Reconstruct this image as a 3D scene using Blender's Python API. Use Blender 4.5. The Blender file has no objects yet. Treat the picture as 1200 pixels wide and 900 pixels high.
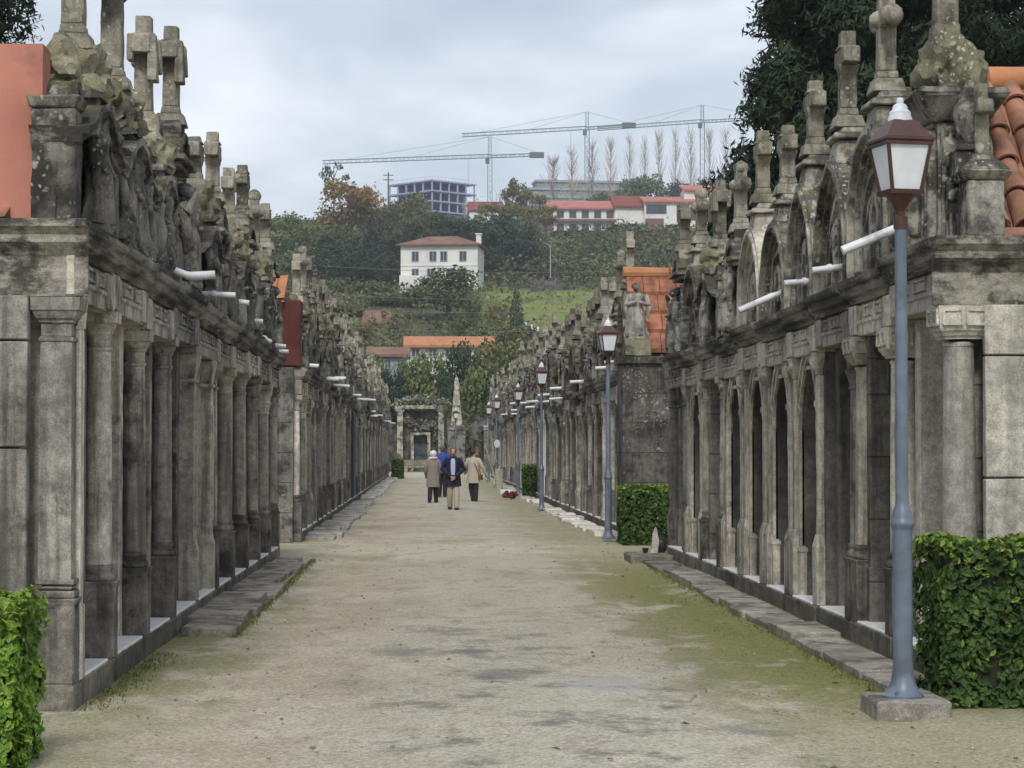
import bpy, bmesh, math, random
from mathutils import Vector, Matrix, Euler, noise

sc = bpy.context.scene
COL = sc.collection
R = math.radians
rnd = random.Random(7)

# ---------------------------------------------------------------- camera
FPX = 2567.0
CAM_H = 1.72
yaw = math.atan(100 / FPX)
pitch = math.atan(76 / FPX)
cam_d = bpy.data.cameras.new('camera')
cam = bpy.data.objects.new('camera', cam_d)
COL.objects.link(cam)
cam_d.sensor_width = 36
cam_d.lens = FPX / 1200 * 36
cam_d.clip_start = 0.3
cam_d.clip_end = 6000
cam.location = (0, 0, CAM_H)
cam.rotation_euler = Euler((math.pi / 2 + pitch, 0, -yaw))
sc.camera = cam
CR = cam.rotation_euler.to_matrix()


def at(px, py, d):
    """the point that stands d metres down the alley in the line of sight of a photo point"""
    v = CR @ Vector(((px - 600) / FPX, -(py - 450) / FPX, -1))
    return Vector((0, 0, CAM_H)) + v * (d / v.y)


# ---------------------------------------------------------------- mesh builder
class MB:
    def __init__(self):
        self.v = []
        self.f = []

    def add(self, vs, fs):
        o = len(self.v)
        self.v += [tuple(p) for p in vs]
        self.f += [tuple(i + o for i in f) for f in fs]

    def box(self, x0, x1, y0, y1, z0, z1):
        self.add([(x0, y0, z0), (x1, y0, z0), (x1, y1, z0), (x0, y1, z0),
                  (x0, y0, z1), (x1, y0, z1), (x1, y1, z1), (x0, y1, z1)],
                 [(3, 2, 1, 0), (4, 5, 6, 7), (0, 1, 5, 4), (1, 2, 6, 5), (2, 3, 7, 6), (3, 0, 4, 7)])

    def taper(self, cx, cy, z0, z1, a0, b0, a1, b1):
        """box whose half sizes run from (a0,b0) to (a1,b1)"""
        self.add([(cx - a0, cy - b0, z0), (cx + a0, cy - b0, z0), (cx + a0, cy + b0, z0), (cx - a0, cy + b0, z0),
                  (cx - a1, cy - b1, z1), (cx + a1, cy - b1, z1), (cx + a1, cy + b1, z1), (cx - a1, cy + b1, z1)],
                 [(3, 2, 1, 0), (4, 5, 6, 7), (0, 1, 5, 4), (1, 2, 6, 5), (2, 3, 7, 6), (3, 0, 4, 7)])

    def prism(self, poly, y0, y1):
        """polygon in (x,z), counter-clockwise seen from -y, extruded from y0 to y1"""
        n = len(poly)
        self.add([(x, y0, z) for x, z in poly] + [(x, y1, z) for x, z in poly],
                 [tuple(range(n)), tuple(range(2 * n - 1, n - 1, -1))] +
                 [(i, i + n, (i + 1) % n + n, (i + 1) % n) for i in range(n)])

    def profile(self, prof, x0, x1):
        """polygon in (y,z) extruded along x"""
        n = len(prof)
        self.add([(x0, y, z) for y, z in prof] + [(x1, y, z) for y, z in prof],
                 [tuple(range(n)), tuple(range(2 * n - 1, n - 1, -1))] +
                 [(i, i + n, (i + 1) % n + n, (i + 1) % n) for i in range(n)])

    def lathe(self, prof, cx=0, cy=0, n=20, mod=None, sx=1, sy=1):
        vs = []
        for r, z in prof:
            for k in range(n):
                a = 2 * math.pi * k / n
                rr = r * (mod(a, z) if mod else 1)
                vs.append((cx + rr * math.cos(a) * sx, cy + rr * math.sin(a) * sy, z))
        fs = []
        m = len(prof)
        for j in range(m - 1):
            for k in range(n):
                k2 = (k + 1) % n
                fs.append((j * n + k, j * n + k2, (j + 1) * n + k2, (j + 1) * n + k))
        fs.append(tuple(range(n - 1, -1, -1)))
        fs.append(tuple((m - 1) * n + k for k in range(n)))
        self.add(vs, fs)

    def tube(self, path, rad, n=8, caps=True):
        path = [Vector(p) for p in path]
        if not isinstance(rad, (list, tuple)):
            rad = [rad] * len(path)
        vs = []
        up = Vector((0, 0, 1))
        prev = None
        for i, p in enumerate(path):
            t = (path[min(i + 1, len(path) - 1)] - path[max(i - 1, 0)])
            t = t.normalized() if t.length > 1e-9 else Vector((0, 0, 1))
            if prev is None:
                a = t.cross(up)
                if a.length < 0.05:
                    a = t.cross(Vector((1, 0, 0)))
            else:
                a = prev - t * prev.dot(t)
                if a.length < 1e-6:
                    a = t.cross(Vector((1, 0, 0.3)))
            a.normalize()
            prev = a
            b = t.cross(a)
            for k in range(n):
                an = 2 * math.pi * k / n
                vs.append(p + (a * math.cos(an) + b * math.sin(an)) * rad[i])
        fs = []
        for j in range(len(path) - 1):
            for k in range(n):
                k2 = (k + 1) % n
                fs.append((j * n + k, j * n + k2, (j + 1) * n + k2, (j + 1) * n + k))
        if caps:
            fs.append(tuple(range(n - 1, -1, -1)))
            fs.append(tuple((len(path) - 1) * n + k for k in range(n)))
        self.add(vs, fs)

    def bar(self, a, b, r):
        self.tube([a, b], r, 4)

    def sweep(self, path, r0, r1, y0, y1):
        """strip along a path in (x,z): from r0 to r1 along its left normal, y0..y1 deep"""
        n = len(path)
        vs = []
        for i, (x, z) in enumerate(path):
            ax, az = path[max(i - 1, 0)]
            bx, bz = path[min(i + 1, n - 1)]
            tx, tz = bx - ax, bz - az
            l = math.hypot(tx, tz) or 1
            nx, nz = -tz / l, tx / l
            if 0 < i < n - 1:
                dx, dz = x - ax, z - az
                l2 = math.hypot(dx, dz) or 1
                c = max(0.5, (-dz / l2) * nx + (dx / l2) * nz)
            else:
                c = 1
            for r, y in ((r0, y0), (r1, y0), (r1, y1), (r0, y1)):
                vs.append((x + nx * r / c, y, z + nz * r / c))
        fs = []
        for i in range(n - 1):
            for k in range(4):
                k2 = (k + 1) % 4
                fs.append((i * 4 + k, i * 4 + k2, i * 4 + 4 + k2, i * 4 + 4 + k))
        fs.append((3, 2, 1, 0))
        fs.append(tuple((n - 1) * 4 + k for k in range(4)))
        self.add(vs, fs)

    def archwall(self, x0, x1, z0, z1, y0, y1, curve):
        """wall slab with an opening below the curve (x,z) that runs from foot to foot, left to right"""
        a, b = curve[0][0], curve[-1][0]
        for y, fl in ((y0, False), (y1, True)):
            qs = [[(x0, z0), (a, z0), (a, z1), (x0, z1)], [(b, z0), (x1, z0), (x1, z1), (b, z1)]]
            for (p, q) in zip(curve[:-1], curve[1:]):
                if abs(p[0] - q[0]) > 1e-6:
                    qs.append([p, q, (q[0], z1), (p[0], z1)])
            for q in qs:
                vs = [(x, y, z) for x, z in q]
                self.add(vs, [(3, 2, 1, 0) if fl else (0, 1, 2, 3)])
        for (p, q) in zip(curve[:-1], curve[1:]):
            self.add([(p[0], y0, p[1]), (q[0], y0, q[1]), (q[0], y1, q[1]), (p[0], y1, p[1])], [(0, 3, 2, 1)])
        self.add([(x0, y0, z1), (x1, y0, z1), (x1, y1, z1), (x0, y1, z1)], [(0, 1, 2, 3)])
        self.add([(x0, y0, z0), (x0, y0, z1), (x0, y1, z1), (x0, y1, z0)], [(0, 1, 2, 3)])
        self.add([(x1, y0, z0), (x1, y1, z0), (x1, y1, z1), (x1, y0, z1)], [(0, 1, 2, 3)])

    def blob(self, c, r, sub=3, amp=0.25, freq=1.6, seed=0.0, squash=1.0):
        bm = bmesh.new()
        bmesh.ops.create_icosphere(bm, subdivisions=sub, radius=1)
        o = len(self.v)
        rx, ry, rz = r if isinstance(r, (tuple, list)) else (r, r, r)
        sd = Vector((seed, seed * 1.7, -seed))
        for v in bm.verts:
            d = v.co.normalized()
            k = 1 + amp * noise.noise(d * freq + sd) + amp * 0.5 * noise.noise(d * freq * 2.7 + sd)
            self.v.append((c[0] + d.x * rx * k, c[1] + d.y * ry * k, c[2] + d.z * rz * k * squash))
        for f in bm.faces:
            self.f.append(tuple(v.index + o for v in f.verts))
        bm.free()

    def mesh(self, name, rug=None, smooth=30, bevel=0.0):
        me = bpy.data.meshes.new(name)
        me.from_pydata(self.v, [], self.f)
        if rug or bevel:
            bm = bmesh.new()
            bm.from_mesh(me)
            bmesh.ops.remove_doubles(bm, verts=bm.verts, dist=1e-5)
            bmesh.ops.recalc_face_normals(bm, faces=bm.faces)
            if bevel:
                es = [e for e in bm.edges if len(e.link_faces) == 2 and e.calc_face_angle(0) > 0.6]
                if es:
                    bmesh.ops.bevel(bm, geom=es, offset=bevel, segments=1, affect='EDGES', clamp_overlap=True)
            if rug:
                L, amp, fr, seed = rug
                bmesh.ops.triangulate(bm, faces=[f for f in bm.faces if len(f.verts) > 4])
                for _ in range(6):
                    es = [e for e in bm.edges if e.calc_length() > L]
                    if not es:
                        break
                    bmesh.ops.subdivide_edges(bm, edges=es, cuts=1, use_grid_fill=True)
                sv = Vector((seed, seed * 0.37, seed * 1.31))
                for v in bm.verts:
                    q = v.co * fr + sv
                    v.co += noise.noise_vector(q) * amp + noise.noise_vector(q * 3.1) * (amp * 0.45)
            bm.to_mesh(me)
            bm.free()
        else:
            me.validate()
        if smooth:
            me.polygons.foreach_set('use_smooth', [True] * len(me.polygons))
            try:
                me.set_sharp_from_angle(angle=R(smooth))
            except Exception:
                pass
        me.update()
        return me


def obj(name, me, mat=None, parent=None, loc=None):
    if isinstance(me, MB):
        me = me.mesh(name)
    o = bpy.data.objects.new(name, me)
    COL.objects.link(o)
    if mat is not None:
        if len(me.materials) == 0:
            me.materials.append(mat)
        elif me.materials[0] != mat:
            o.material_slots[0].link = 'OBJECT'
            o.material_slots[0].material = mat
    if parent:
        o.parent = parent
    if loc is not None:
        o.location = loc
    return o


def tag(o, label=None, cat=None, group=None, kind=None):
    if label:
        o['label'] = label
    if cat:
        o['category'] = cat
    if group:
        o['group'] = group
    if kind:
        o['kind'] = kind
    return o


def empty(name, loc, rz=0.0):
    o = bpy.data.objects.new(name, None)
    COL.objects.link(o)
    o.location = loc
    o.rotation_euler = (0, 0, rz)
    o.empty_display_size = 0.2
    return o


def copy_tree(o, parent=None):
    c = o.copy()
    COL.objects.link(c)
    c.parent = parent
    if parent is None:
        c.matrix_parent_inverse = Matrix()
    for ch in [k for k in COL.objects if k.parent == o] if False else KIDS.get(o.name, []):
        k = copy_tree(ch, c)
        KIDS.setdefault(c.name, []).append(k)
    return c


KIDS = {}


def index_kids(root):
    """remember a finished thing's children so that copies are quick"""
    for ch in root.children:
        KIDS.setdefault(root.name, []).append(ch)
        index_kids(ch)


# ---------------------------------------------------------------- materials
class NT:
    def __init__(self, name):
        self.m = bpy.data.materials.new(name)
        self.m.use_nodes = True
        self.t = self.m.node_tree
        self.n = self.t.nodes
        self.bsdf = self.n['Principled BSDF']
        self.out = self.n['Material Output']
        self._pos = None

    def node(self, typ, **kw):
        n = self.n.new(typ)
        for k, v in kw.items():
            setattr(n, k, v)
        return n

    def link(self, a, b):
        self.t.links.new(a, b)

    def put(self, sock, val):
        if isinstance(val, bpy.types.NodeSocket):
            self.link(val, sock)
        elif isinstance(val, (tuple, list)) and sock.type == 'RGBA' and len(val) == 3:
            sock.default_value = (*val, 1)
        else:
            sock.default_value = val

    def pos(self):
        if self._pos is None:
            self._pos = self.node('ShaderNodeNewGeometry')
        return self._pos.outputs['Position']

    def normal_z(self):
        self.pos()
        s = self.node('ShaderNodeSeparateXYZ')
        self.link(self._pos.outputs['True Normal'], s.inputs[0])
        return s.outputs['Z']

    def xyz(self, v=None):
        s = self.node('ShaderNodeSeparateXYZ')
        self.link(v or self.pos(), s.inputs[0])
        return s.outputs

    def scaled(self, s, v=None):
        n = self.node('ShaderNodeVectorMath', operation='MULTIPLY')
        self.link(v or self.pos(), n.inputs[0])
        n.inputs[1].default_value = s if isinstance(s, tuple) else (s, s, s)
        return n.outputs[0]

    def noise(self, scale, detail=4, rough=0.55, vec=None, dist=0.0):
        n = self.node('ShaderNodeTexNoise')
        self.link(vec if vec is not None else self.pos(), n.inputs['Vector'])
        n.inputs['Scale'].default_value = scale
        n.inputs['Detail'].default_value = detail
        n.inputs['Roughness'].default_value = rough
        n.inputs['Distortion'].default_value = dist
        return n.outputs['Fac']

    def voronoi(self, scale, vec=None, feature='F1'):
        n = self.node('ShaderNodeTexVoronoi', feature=feature)
        self.link(vec if vec is not None else self.pos(), n.inputs['Vector'])
        n.inputs['Scale'].default_value = scale
        return n

    def math(self, op, a, b=0.0, c=0.0, clamp=False):
        n = self.node('ShaderNodeMath', operation=op)
        n.use_clamp = clamp
        for i, x in enumerate((a, b, c)):
            if i < len(n.inputs):
                self.put(n.inputs[i], x)
        return n.outputs[0]

    def ramp(self, x, a, b, lo=0.0, hi=1.0):
        n = self.node('ShaderNodeMapRange', interpolation_type='SMOOTHSTEP')
        self.put(n.inputs[0], x)
        n.inputs[1].default_value = a
        n.inputs[2].default_value = b
        n.inputs[3].default_value = lo
        n.inputs[4].default_value = hi
        return n.outputs[0]

    def mix(self, f, a, b, mode='MIX'):
        n = self.node('ShaderNodeMix', data_type='RGBA', blend_type=mode)
        self.put(n.inputs[0], f)
        self.put(n.inputs[6], a)
        self.put(n.inputs[7], b)
        return n.outputs[2]

    def scale_col(self, col, f):
        n = self.node('ShaderNodeVectorMath', operation='SCALE')
        self.put(n.inputs[0], col)
        self.put(n.inputs['Scale'], f)
        return n.outputs[0]

    def rand(self):
        return self.node('ShaderNodeObjectInfo').outputs['Random']

    def bump(self, h, strength=0.5, dist=0.02):
        n = self.node('ShaderNodeBump')
        self.put(n.inputs['Height'], h)
        n.inputs['Strength'].default_value = strength
        n.inputs['Distance'].default_value = dist
        self.link(n.outputs[0], self.bsdf.inputs['Normal'])
        return n

    def done(self, col=None, rough=0.9, metal=0.0, spec=0.3):
        if col is not None:
            self.put(self.bsdf.inputs['Base Color'], col)
        self.put(self.bsdf.inputs['Roughness'], rough)
        self.bsdf.inputs['Metallic'].default_value = metal
        self.bsdf.inputs['Specular IOR Level'].default_value = spec
        return self.m


def stone(name, c1, c2, crust=0.5, lichen=0.4, moss=0.3, streak=0.5, dark=(0.022, 0.021, 0.018), joints=False, lump=.22, along=False):
    m = NT(name)
    lv = m.scaled((1.0, .22, 1.9)) if along else None
    r = m.rand()
    big = m.noise(1.3, 5, 0.6, vec=lv)
    base = m.mix(m.ramp(big, 0.40, 0.60), c1, c2)
    grain = m.noise(95, 2, 0.7)
    base = m.scale_col(base, m.ramp(grain, 0.25, 0.75, 0.72, 1.28))
    base = m.scale_col(base, m.math('MULTIPLY_ADD', r, 0.62, 0.72))
    mot = m.noise(11, 5, 0.65, vec=lv)
    base = m.scale_col(base, m.ramp(mot, 0.32, 0.68, 0.74, 1.22))
    # rain streaks, long in z
    st = m.noise(1.0, 5, 0.65, vec=m.scaled((9.0, 9.0, 0.55)))
    stm = m.math('MULTIPLY', m.ramp(st, 0.47, 0.68), streak)
    base = m.mix(stm, base, tuple(x * 0.20 for x in c1))
    # black crust in patches, more on top faces
    up = m.ramp(m.normal_z(), 0.2, 0.9)
    cn = m.noise(2.6, 9, 0.68, vec=lv)
    cm = m.ramp(m.math('ADD', cn, m.math('MULTIPLY', up, 0.10)), 0.66 - 0.3 * crust, 0.80 - 0.3 * crust)
    base = m.mix(m.math('MULTIPLY', cm, min(0.92, 0.45 + 0.5 * crust)), base, dark)
    # moss on ledges
    mn = m.noise(5.5, 6, 0.7)
    mm = m.math('MULTIPLY', m.ramp(mn, 0.62 - 0.25 * moss, 0.74 - 0.2 * moss), m.math('MULTIPLY_ADD', up, 0.75, 0.22 * moss))
    base = m.mix(m.math('MULTIPLY', mm, min(1, 0.4 + moss)), base, (0.125, 0.12, 0.042))
    # lichen rosettes
    vec = m.node('ShaderNodeVectorMath', operation='ADD')
    m.link(m.pos(), vec.inputs[0])
    wn = m.node('ShaderNodeTexNoise')
    m.link(m.pos(), wn.inputs['Vector'])
    wn.inputs['Scale'].default_value = 9
    m.link(m.scaled(0.09, wn.outputs['Color']), vec.inputs[1])
    v1 = m.voronoi(8.5, vec.outputs[0]).outputs['Distance']
    v2 = m.voronoi(21, vec.outputs[0]).outputs['Distance']
    zone = m.noise(1.7, 3, 0.6)
    l1 = m.math('MULTIPLY', m.ramp(v1, 0.30, 0.17), m.ramp(zone, 0.63 - 0.25 * lichen, 0.73 - 0.2 * lichen))
    l2 = m.math('MULTIPLY', m.ramp(v2, 0.30, 0.18), m.ramp(zone, 0.58 - 0.25 * lichen, 0.72 - 0.2 * lichen))
    lc = m.mix(m.ramp(m.noise(4, 2), 0.4, 0.6), (0.56, 0.56, 0.49), (0.34, 0.34, 0.25))
    base = m.mix(m.math('MULTIPLY', m.math('MAXIMUM', l1, l2), 0.25 + 0.6 * lichen), base, lc)
    hgt = m.math('ADD', m.math('MULTIPLY', m.noise(45, 5, 0.7), 0.5), m.math('MULTIPLY', m.noise(9, 6, 0.65), lump))
    if joints:
        p = m.xyz()
        bt = m.node('ShaderNodeTexBrick')
        cv = m.node('ShaderNodeCombineXYZ')
        m.link(m.math('ADD', p['X'], p['Y']), cv.inputs[0])
        m.link(p['Z'], cv.inputs[1])
        m.link(cv.outputs[0], bt.inputs['Vector'])
        bt.inputs['Scale'].default_value = 1.0
        bt.inputs['Mortar Size'].default_value = 0.008
        bt.inputs['Brick Width'].default_value = 0.95
        bt.inputs['Row Height'].default_value = 0.55
        base = m.mix(m.math('MULTIPLY', bt.outputs['Fac'], 0.75), base, (0.03, 0.028, 0.025))
        hgt = m.math('SUBTRACT', hgt, bt.outputs['Fac'])
    m.bump(hgt, 0.55, 0.02)
    return m.done(base, 0.92, spec=0.2)


def plain(name, col, rough=0.6, var=0.12, scale=6.0, metal=0.0, bump=0.0, spec=0.4, dirt=0.0, rvar=0.0):
    m = NT(name)
    n = m.noise(scale, 5, 0.6)
    c = m.scale_col(col, m.ramp(n, 0.3, 0.7, 1 - var, 1 + var))
    if rvar:
        c = m.scale_col(c, m.math('MULTIPLY_ADD', m.rand(), 2 * rvar, 1 - rvar))
    if dirt:
        d = m.noise(scale * 0.6, 7, 0.7)
        c = m.mix(m.math('MULTIPLY', m.ramp(d, 0.5, 0.68), dirt), c, (0.05, 0.045, 0.038))
    if bump:
        m.bump(m.noise(scale * 8, 4), bump, 0.01)
    return m.done(c, rough, metal, spec)


def foliage(name, c1, c2, scale=0.8, rvar=0.35, trans=0.15):
    m = NT(name)
    n = m.noise(scale, 4, 0.6)
    c = m.mix(m.ramp(n, 0.36, 0.64), c1, c2)
    f = m.noise(scale * 14, 2, 0.6)
    c = m.scale_col(c, m.ramp(f, 0.25, 0.75, 0.45, 1.6))
    c = m.scale_col(c, m.math('MULTIPLY_ADD', m.rand(), 2 * rvar, 1 - rvar))
    m.done(c, 0.65, spec=0.25)
    tr = m.node('ShaderNodeBsdfTranslucent')
    m.link(c, tr.inputs['Color'])
    mx = m.node('ShaderNodeMixShader')
    mx.inputs[0].default_value = trans
    m.link(m.bsdf.outputs[0], mx.inputs[1])
    m.link(tr.outputs[0], mx.inputs[2])
    m.link(mx.outputs[0], m.out.inputs['Surface'])
    return m.m


M = {}
M['column'] = stone('column_granite', (0.56, 0.515, 0.43), (0.32, 0.295, 0.25), crust=0.38, lichen=0.14, moss=0.02, streak=0.8)
M['strip'] = stone('clean_pale_granite', (0.60, 0.56, 0.47), (0.48, 0.445, 0.37), crust=0.12, lichen=0.05, moss=0.0, streak=0.45)
M['column_pale'] = stone('light_dressed_granite', (0.50, 0.47, 0.41), (0.40, 0.375, 0.325), crust=0.16, lichen=0.05, moss=0.0, streak=0.35)
M['reveal'] = stone('dark_reveal_granite', (0.15, 0.138, 0.118), (0.085, 0.078, 0.068), crust=0.40, lichen=0.02, moss=0.0, streak=0.6)  # darker stone for the walls and jambs of the pointed doorways
M['pedestal'] = stone('pedestal_granite', (0.24, 0.222, 0.19), (0.14, 0.13, 0.113), crust=0.48, lichen=0.15, moss=0.22, streak=0.6)
M['column_light'] = stone('pale_granite', (0.46, 0.425, 0.35), (0.35, 0.325, 0.275), crust=0.20, lichen=0.12, moss=0.02, streak=0.6)
M['column_dark'] = stone('sooty_granite', (0.26, 0.244, 0.212), (0.165, 0.155, 0.136), crust=0.40, lichen=0.14, moss=0.15, streak=0.7)
M['attic'] = stone('lichened_granite', (0.24, 0.228, 0.198), (0.135, 0.128, 0.112), crust=0.72, lichen=0.55, moss=0.5, streak=0.7, lump=.7)
M['attic_light'] = stone('lichened_pale_granite', (0.37, 0.345, 0.285), (0.23, 0.218, 0.18), crust=0.62, lichen=0.6, moss=0.55, streak=0.75, lump=.7)
M['cornice'] = stone('cornice_granite', (0.27, 0.252, 0.215), (0.16, 0.15, 0.13), crust=0.74, lichen=0.3, moss=0.55, streak=0.0, along=True, lump=.08)
M['statue'] = stone('statue_granite', (0.25, 0.235, 0.20), (0.15, 0.14, 0.12), crust=0.66, lichen=0.6, moss=0.35, streak=0.7, lump=.7)
M['rock'] = stone('rough_lichened_rock', (0.28, 0.26, 0.19), (0.16, 0.15, 0.11), crust=0.42, lichen=0.6, moss=0.9, streak=0.3, lump=.7)
M['cross'] = stone('cross_granite', (0.27, 0.25, 0.20), (0.20, 0.185, 0.145), crust=0.42, lichen=0.5, moss=0.4, streak=0.5, lump=.7)
M['wall'] = stone('ashlar_granite', (0.24, 0.222, 0.19), (0.16, 0.148, 0.128), crust=0.34, lichen=0.12, moss=0.15, streak=0.6, joints=True)
M['wall_dark'] = stone('dark_ashlar_granite', (0.17, 0.16, 0.14), (0.09, 0.085, 0.075), crust=0.55, lichen=0.45, moss=0.2, streak=0.5, joints=True)
M['plinth'] = stone('plinth_granite', (0.19, 0.175, 0.145), (0.13, 0.12, 0.10), crust=0.42, lichen=0.12, moss=0.5, streak=0.4)
M['slab'] = stone('flagstone', (0.27, 0.25, 0.21), (0.18, 0.165, 0.14), crust=0.26, lichen=0.12, moss=0.12, streak=0.0)
M['slab_light'] = stone('pale_flagstone', (0.58, 0.55, 0.49), (0.44, 0.41, 0.36), crust=0.22, lichen=0.12, moss=0.12, streak=0.0)
M['marble'] = plain('white_marble', (0.92, 0.92, 0.90), 0.35, 0.05, 3.0, spec=0.5, dirt=0.08)
M['pvc'] = plain('white_plastic_pipe', (0.66, 0.67, 0.69), 0.45, 0.08, 5.0, dirt=0.5)
M['salmon'] = plain('salmon_render', (0.44, 0.19, 0.14), 0.9, 0.16, 1.6, bump=0.4, spec=0.2, dirt=0.55)
M['redwall'] = plain('dull_red_paint', (0.088, 0.027, 0.023), 0.85, 0.25, 2.0, bump=0.2, spec=0.2, dirt=0.4)
M['tile'] = plain('terracotta_tile', (0.29, 0.145, 0.095), 0.85, 0.35, 3.5, bump=0.3, spec=0.2, dirt=0.45)
M['tile_flat'] = plain('weathered_flat_tile', (0.27, 0.115, 0.070), 0.9, 0.4, 4.5, bump=0.3, spec=0.2, dirt=0.55)
M['tile_orange'] = plain('orange_tile', (0.42, 0.19, 0.095), 0.85, 0.2, 2.0, bump=0.3, spec=0.2, dirt=0.25)
M['door'] = plain('dark_bronze_door', (0.045, 0.042, 0.04), 0.5, 0.3, 4.0, metal=0.3, dirt=0.3, rvar=0.4)
M['blue'] = plain('blue_grey_shutter', (0.05, 0.075, 0.115), 0.5, 0.2, 3.0, dirt=0.3)
M['post'] = plain('blue_grey_enamel', (0.120, 0.150, 0.195), 0.42, 0.2, 5.0, spec=0.5, dirt=0.5)
M['lampred'] = plain('red_brown_enamel', (0.064, 0.024, 0.016), 0.45, 0.15, 9.0, spec=0.5, dirt=0.2)
M['lampwhite'] = plain('white_enamel', (0.62, 0.64, 0.68), 0.45, 0.08, 9.0, spec=0.5, dirt=0.2)


def lampglass():
    m = NT('frosted_lantern_glass')
    c = m.scale_col((0.90, 0.94, 0.97), m.ramp(m.noise(9, 4), 0.3, 0.7, 0.92, 1.06))
    m.done(c, 0.25, spec=0.5)
    m.bsdf.inputs['Transmission Weight'].default_value = 0.0
    tr = m.node('ShaderNodeBsdfTranslucent')
    tr.inputs['Color'].default_value = (0.94, 0.96, 0.98, 1)
    mx = m.node('ShaderNodeMixShader')
    mx.inputs[0].default_value = 0.35
    m.link(m.bsdf.outputs[0], mx.inputs[1])
    m.link(tr.outputs[0], mx.inputs[2])
    m.link(mx.outputs[0], m.out.inputs['Surface'])
    return m.m


M['lampglass'] = lampglass()
M['hedge'] = foliage('hedge_leaf', (0.035, 0.072, 0.018), (0.075, 0.135, 0.030), 9.0, 0.1, 0.25)
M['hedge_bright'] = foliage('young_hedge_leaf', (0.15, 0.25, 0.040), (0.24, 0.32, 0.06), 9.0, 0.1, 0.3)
M['twig'] = plain('twig_bark', (0.07, 0.055, 0.04), 0.9, 0.2, 6)
M['bark'] = plain('grey_bark', (0.10, 0.085, 0.065), 0.95, 0.3, 2.0, rvar=0.3)
M['barebark'] = plain('pale_bare_bark', (0.36, 0.33, 0.30), 0.95, 0.2, 1.0, rvar=0.2)
M['cedar'] = foliage('dark_cedar', (0.014, 0.027, 0.014), (0.030, 0.050, 0.022), 0.9, 0.1, 0.08)
M['hedge_mid'] = foliage('fresh_hedge_leaf', (0.11, 0.21, 0.028), (0.20, 0.32, 0.05), 9.0, 0.1, 0.25)
M['ivy_grey'] = foliage('greyish_ivy_leaf', (0.15, 0.15, 0.11), (0.26, 0.255, 0.20), 1.2, 0.1, 0.1)
M['ivy'] = foliage('ivy_leaf', (0.05, 0.075, 0.022), (0.11, 0.105, 0.05), 1.2, 0.2, 0.1)
M['tuft_far'] = foliage('long_meadow_grass', (0.12, 0.145, 0.045), (0.20, 0.19, 0.085), 0.1, 0.0, 0.1)
M['scrub'] = foliage('bramble_scrub', (0.055, 0.075, 0.028), (0.135, 0.135, 0.055), 0.07, 0.0, 0.1)
M['t_dark'] = foliage('dark_evergreen', (0.018, 0.038, 0.020), (0.040, 0.066, 0.028), 0.16, 0.3, 0.1)
M['t_green'] = foliage('mid_green_leaf', (0.060, 0.090, 0.032), (0.135, 0.160, 0.055), 0.16, 0.35, 0.15)
M['t_olive'] = foliage('olive_leaf', (0.105, 0.112, 0.042), (0.175, 0.165, 0.065), 0.16, 0.3, 0.15)
M['t_yellow'] = foliage('yellow_green_leaf', (0.125, 0.125, 0.035), (0.20, 0.17, 0.05), 0.16, 0.3, 0.15)
M['t_autumn'] = foliage('autumn_leaf', (0.20, 0.115, 0.034), (0.28, 0.19, 0.05), 0.16, 0.25, 0.15)
# ---------------------------------------------------------------- chapel pieces (local: x along the front, y outwards, z up)
BASE, ARCH, TOP = 0.18, 2.72, 3.22
SEED = [1.0]


def sd():
    SEED[0] += 3.17
    return SEED[0]


def statue_mb(h=1.0, seed=0.0, wings=True, pose=0):
    mb = MB()
    rg = random.Random(int(seed * 100))
    prof = [(0.0, .215), (.03, .225), (.12, .20), (.25, .18), (.38, .172), (.48, .165), (.56, .135), (.62, .128), (.70, .150),
            (.77, .172), (.81, .150), (.835, .085), (.86, .055), (.885, .052)]
    n = 22
    ph = rg.uniform(0, 6)
    lean = rg.uniform(-.04, .04)
    vs, fs = [], []
    for t, r in prof:
        for k in range(n):
            a = 2 * math.pi * k / n
            fold = 1 + (0.13 * math.sin(6 * a + ph + t * 2.5) + 0.07 * math.sin(11 * a - ph)) * max(0, 0.85 - t)
            vs.append((r * fold * math.cos(a) + lean * math.sin(t * 3), r * 0.74 * fold * math.sin(a) + 0.03 * math.sin(t * 4), t))
    for j in range(len(prof) - 1):
        for k in range(n):
            k2 = (k + 1) % n
            fs.append((j * n + k, j * n + k2, (j + 1) * n + k2, (j + 1) * n + k))
    fs.append(tuple(range(n)))
    mb.add(vs, fs)
    hx = lean * 0.4 + rg.uniform(-.02, .02)
    mb.blob((hx, 0.02, 0.945), (.066, .078, .085), 2, 0.08, 2, seed)
    mb.blob((hx, -0.015, 0.965), (.08, .08, .075), 2, 0.18, 3, seed + 3)      # hair or veil
    mb.blob((hx, 0.095, 0.935), (.012, .018, .02), 1, 0, 1, 0)
    for s in (-1, 1):
        sh = (s * .165, 0, .775)
        if pose == 0:
            el, ha = (s * .215, .06, .60), (s * .04, .17, .64)
        elif pose == 1:
            el, ha = (s * .22, .02, .58), (s * .19, .12, .45)
        else:
            el, ha = ((s * .23, .05, .70), (s * .16, .12, .90)) if s > 0 else ((s * .21, .05, .58), (s * .05, .16, .56))
        mb.tube([sh, el, ha], [.062, .058, .034], 8)
        mb.blob(ha, .035, 1, .1, 2, seed)
        mb.tube([(s * .19, .0, .74), (s * .23, .04, .52), (s * .2, .02, .30)], [.05, .06, .02], 7)
        if wings:
            pth = [(s * .07, -.11, .74), (s * .17, -.15, .90), (s * .25, -.16, .80), (s * .26, -.15, .55), (s * .20, -.13, .30)]
            mb.tube(pth, [.04, .07, .075, .06, .02], 8)
    return [tuple(c * h for c in v) for v in mb.v], mb.f


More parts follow.
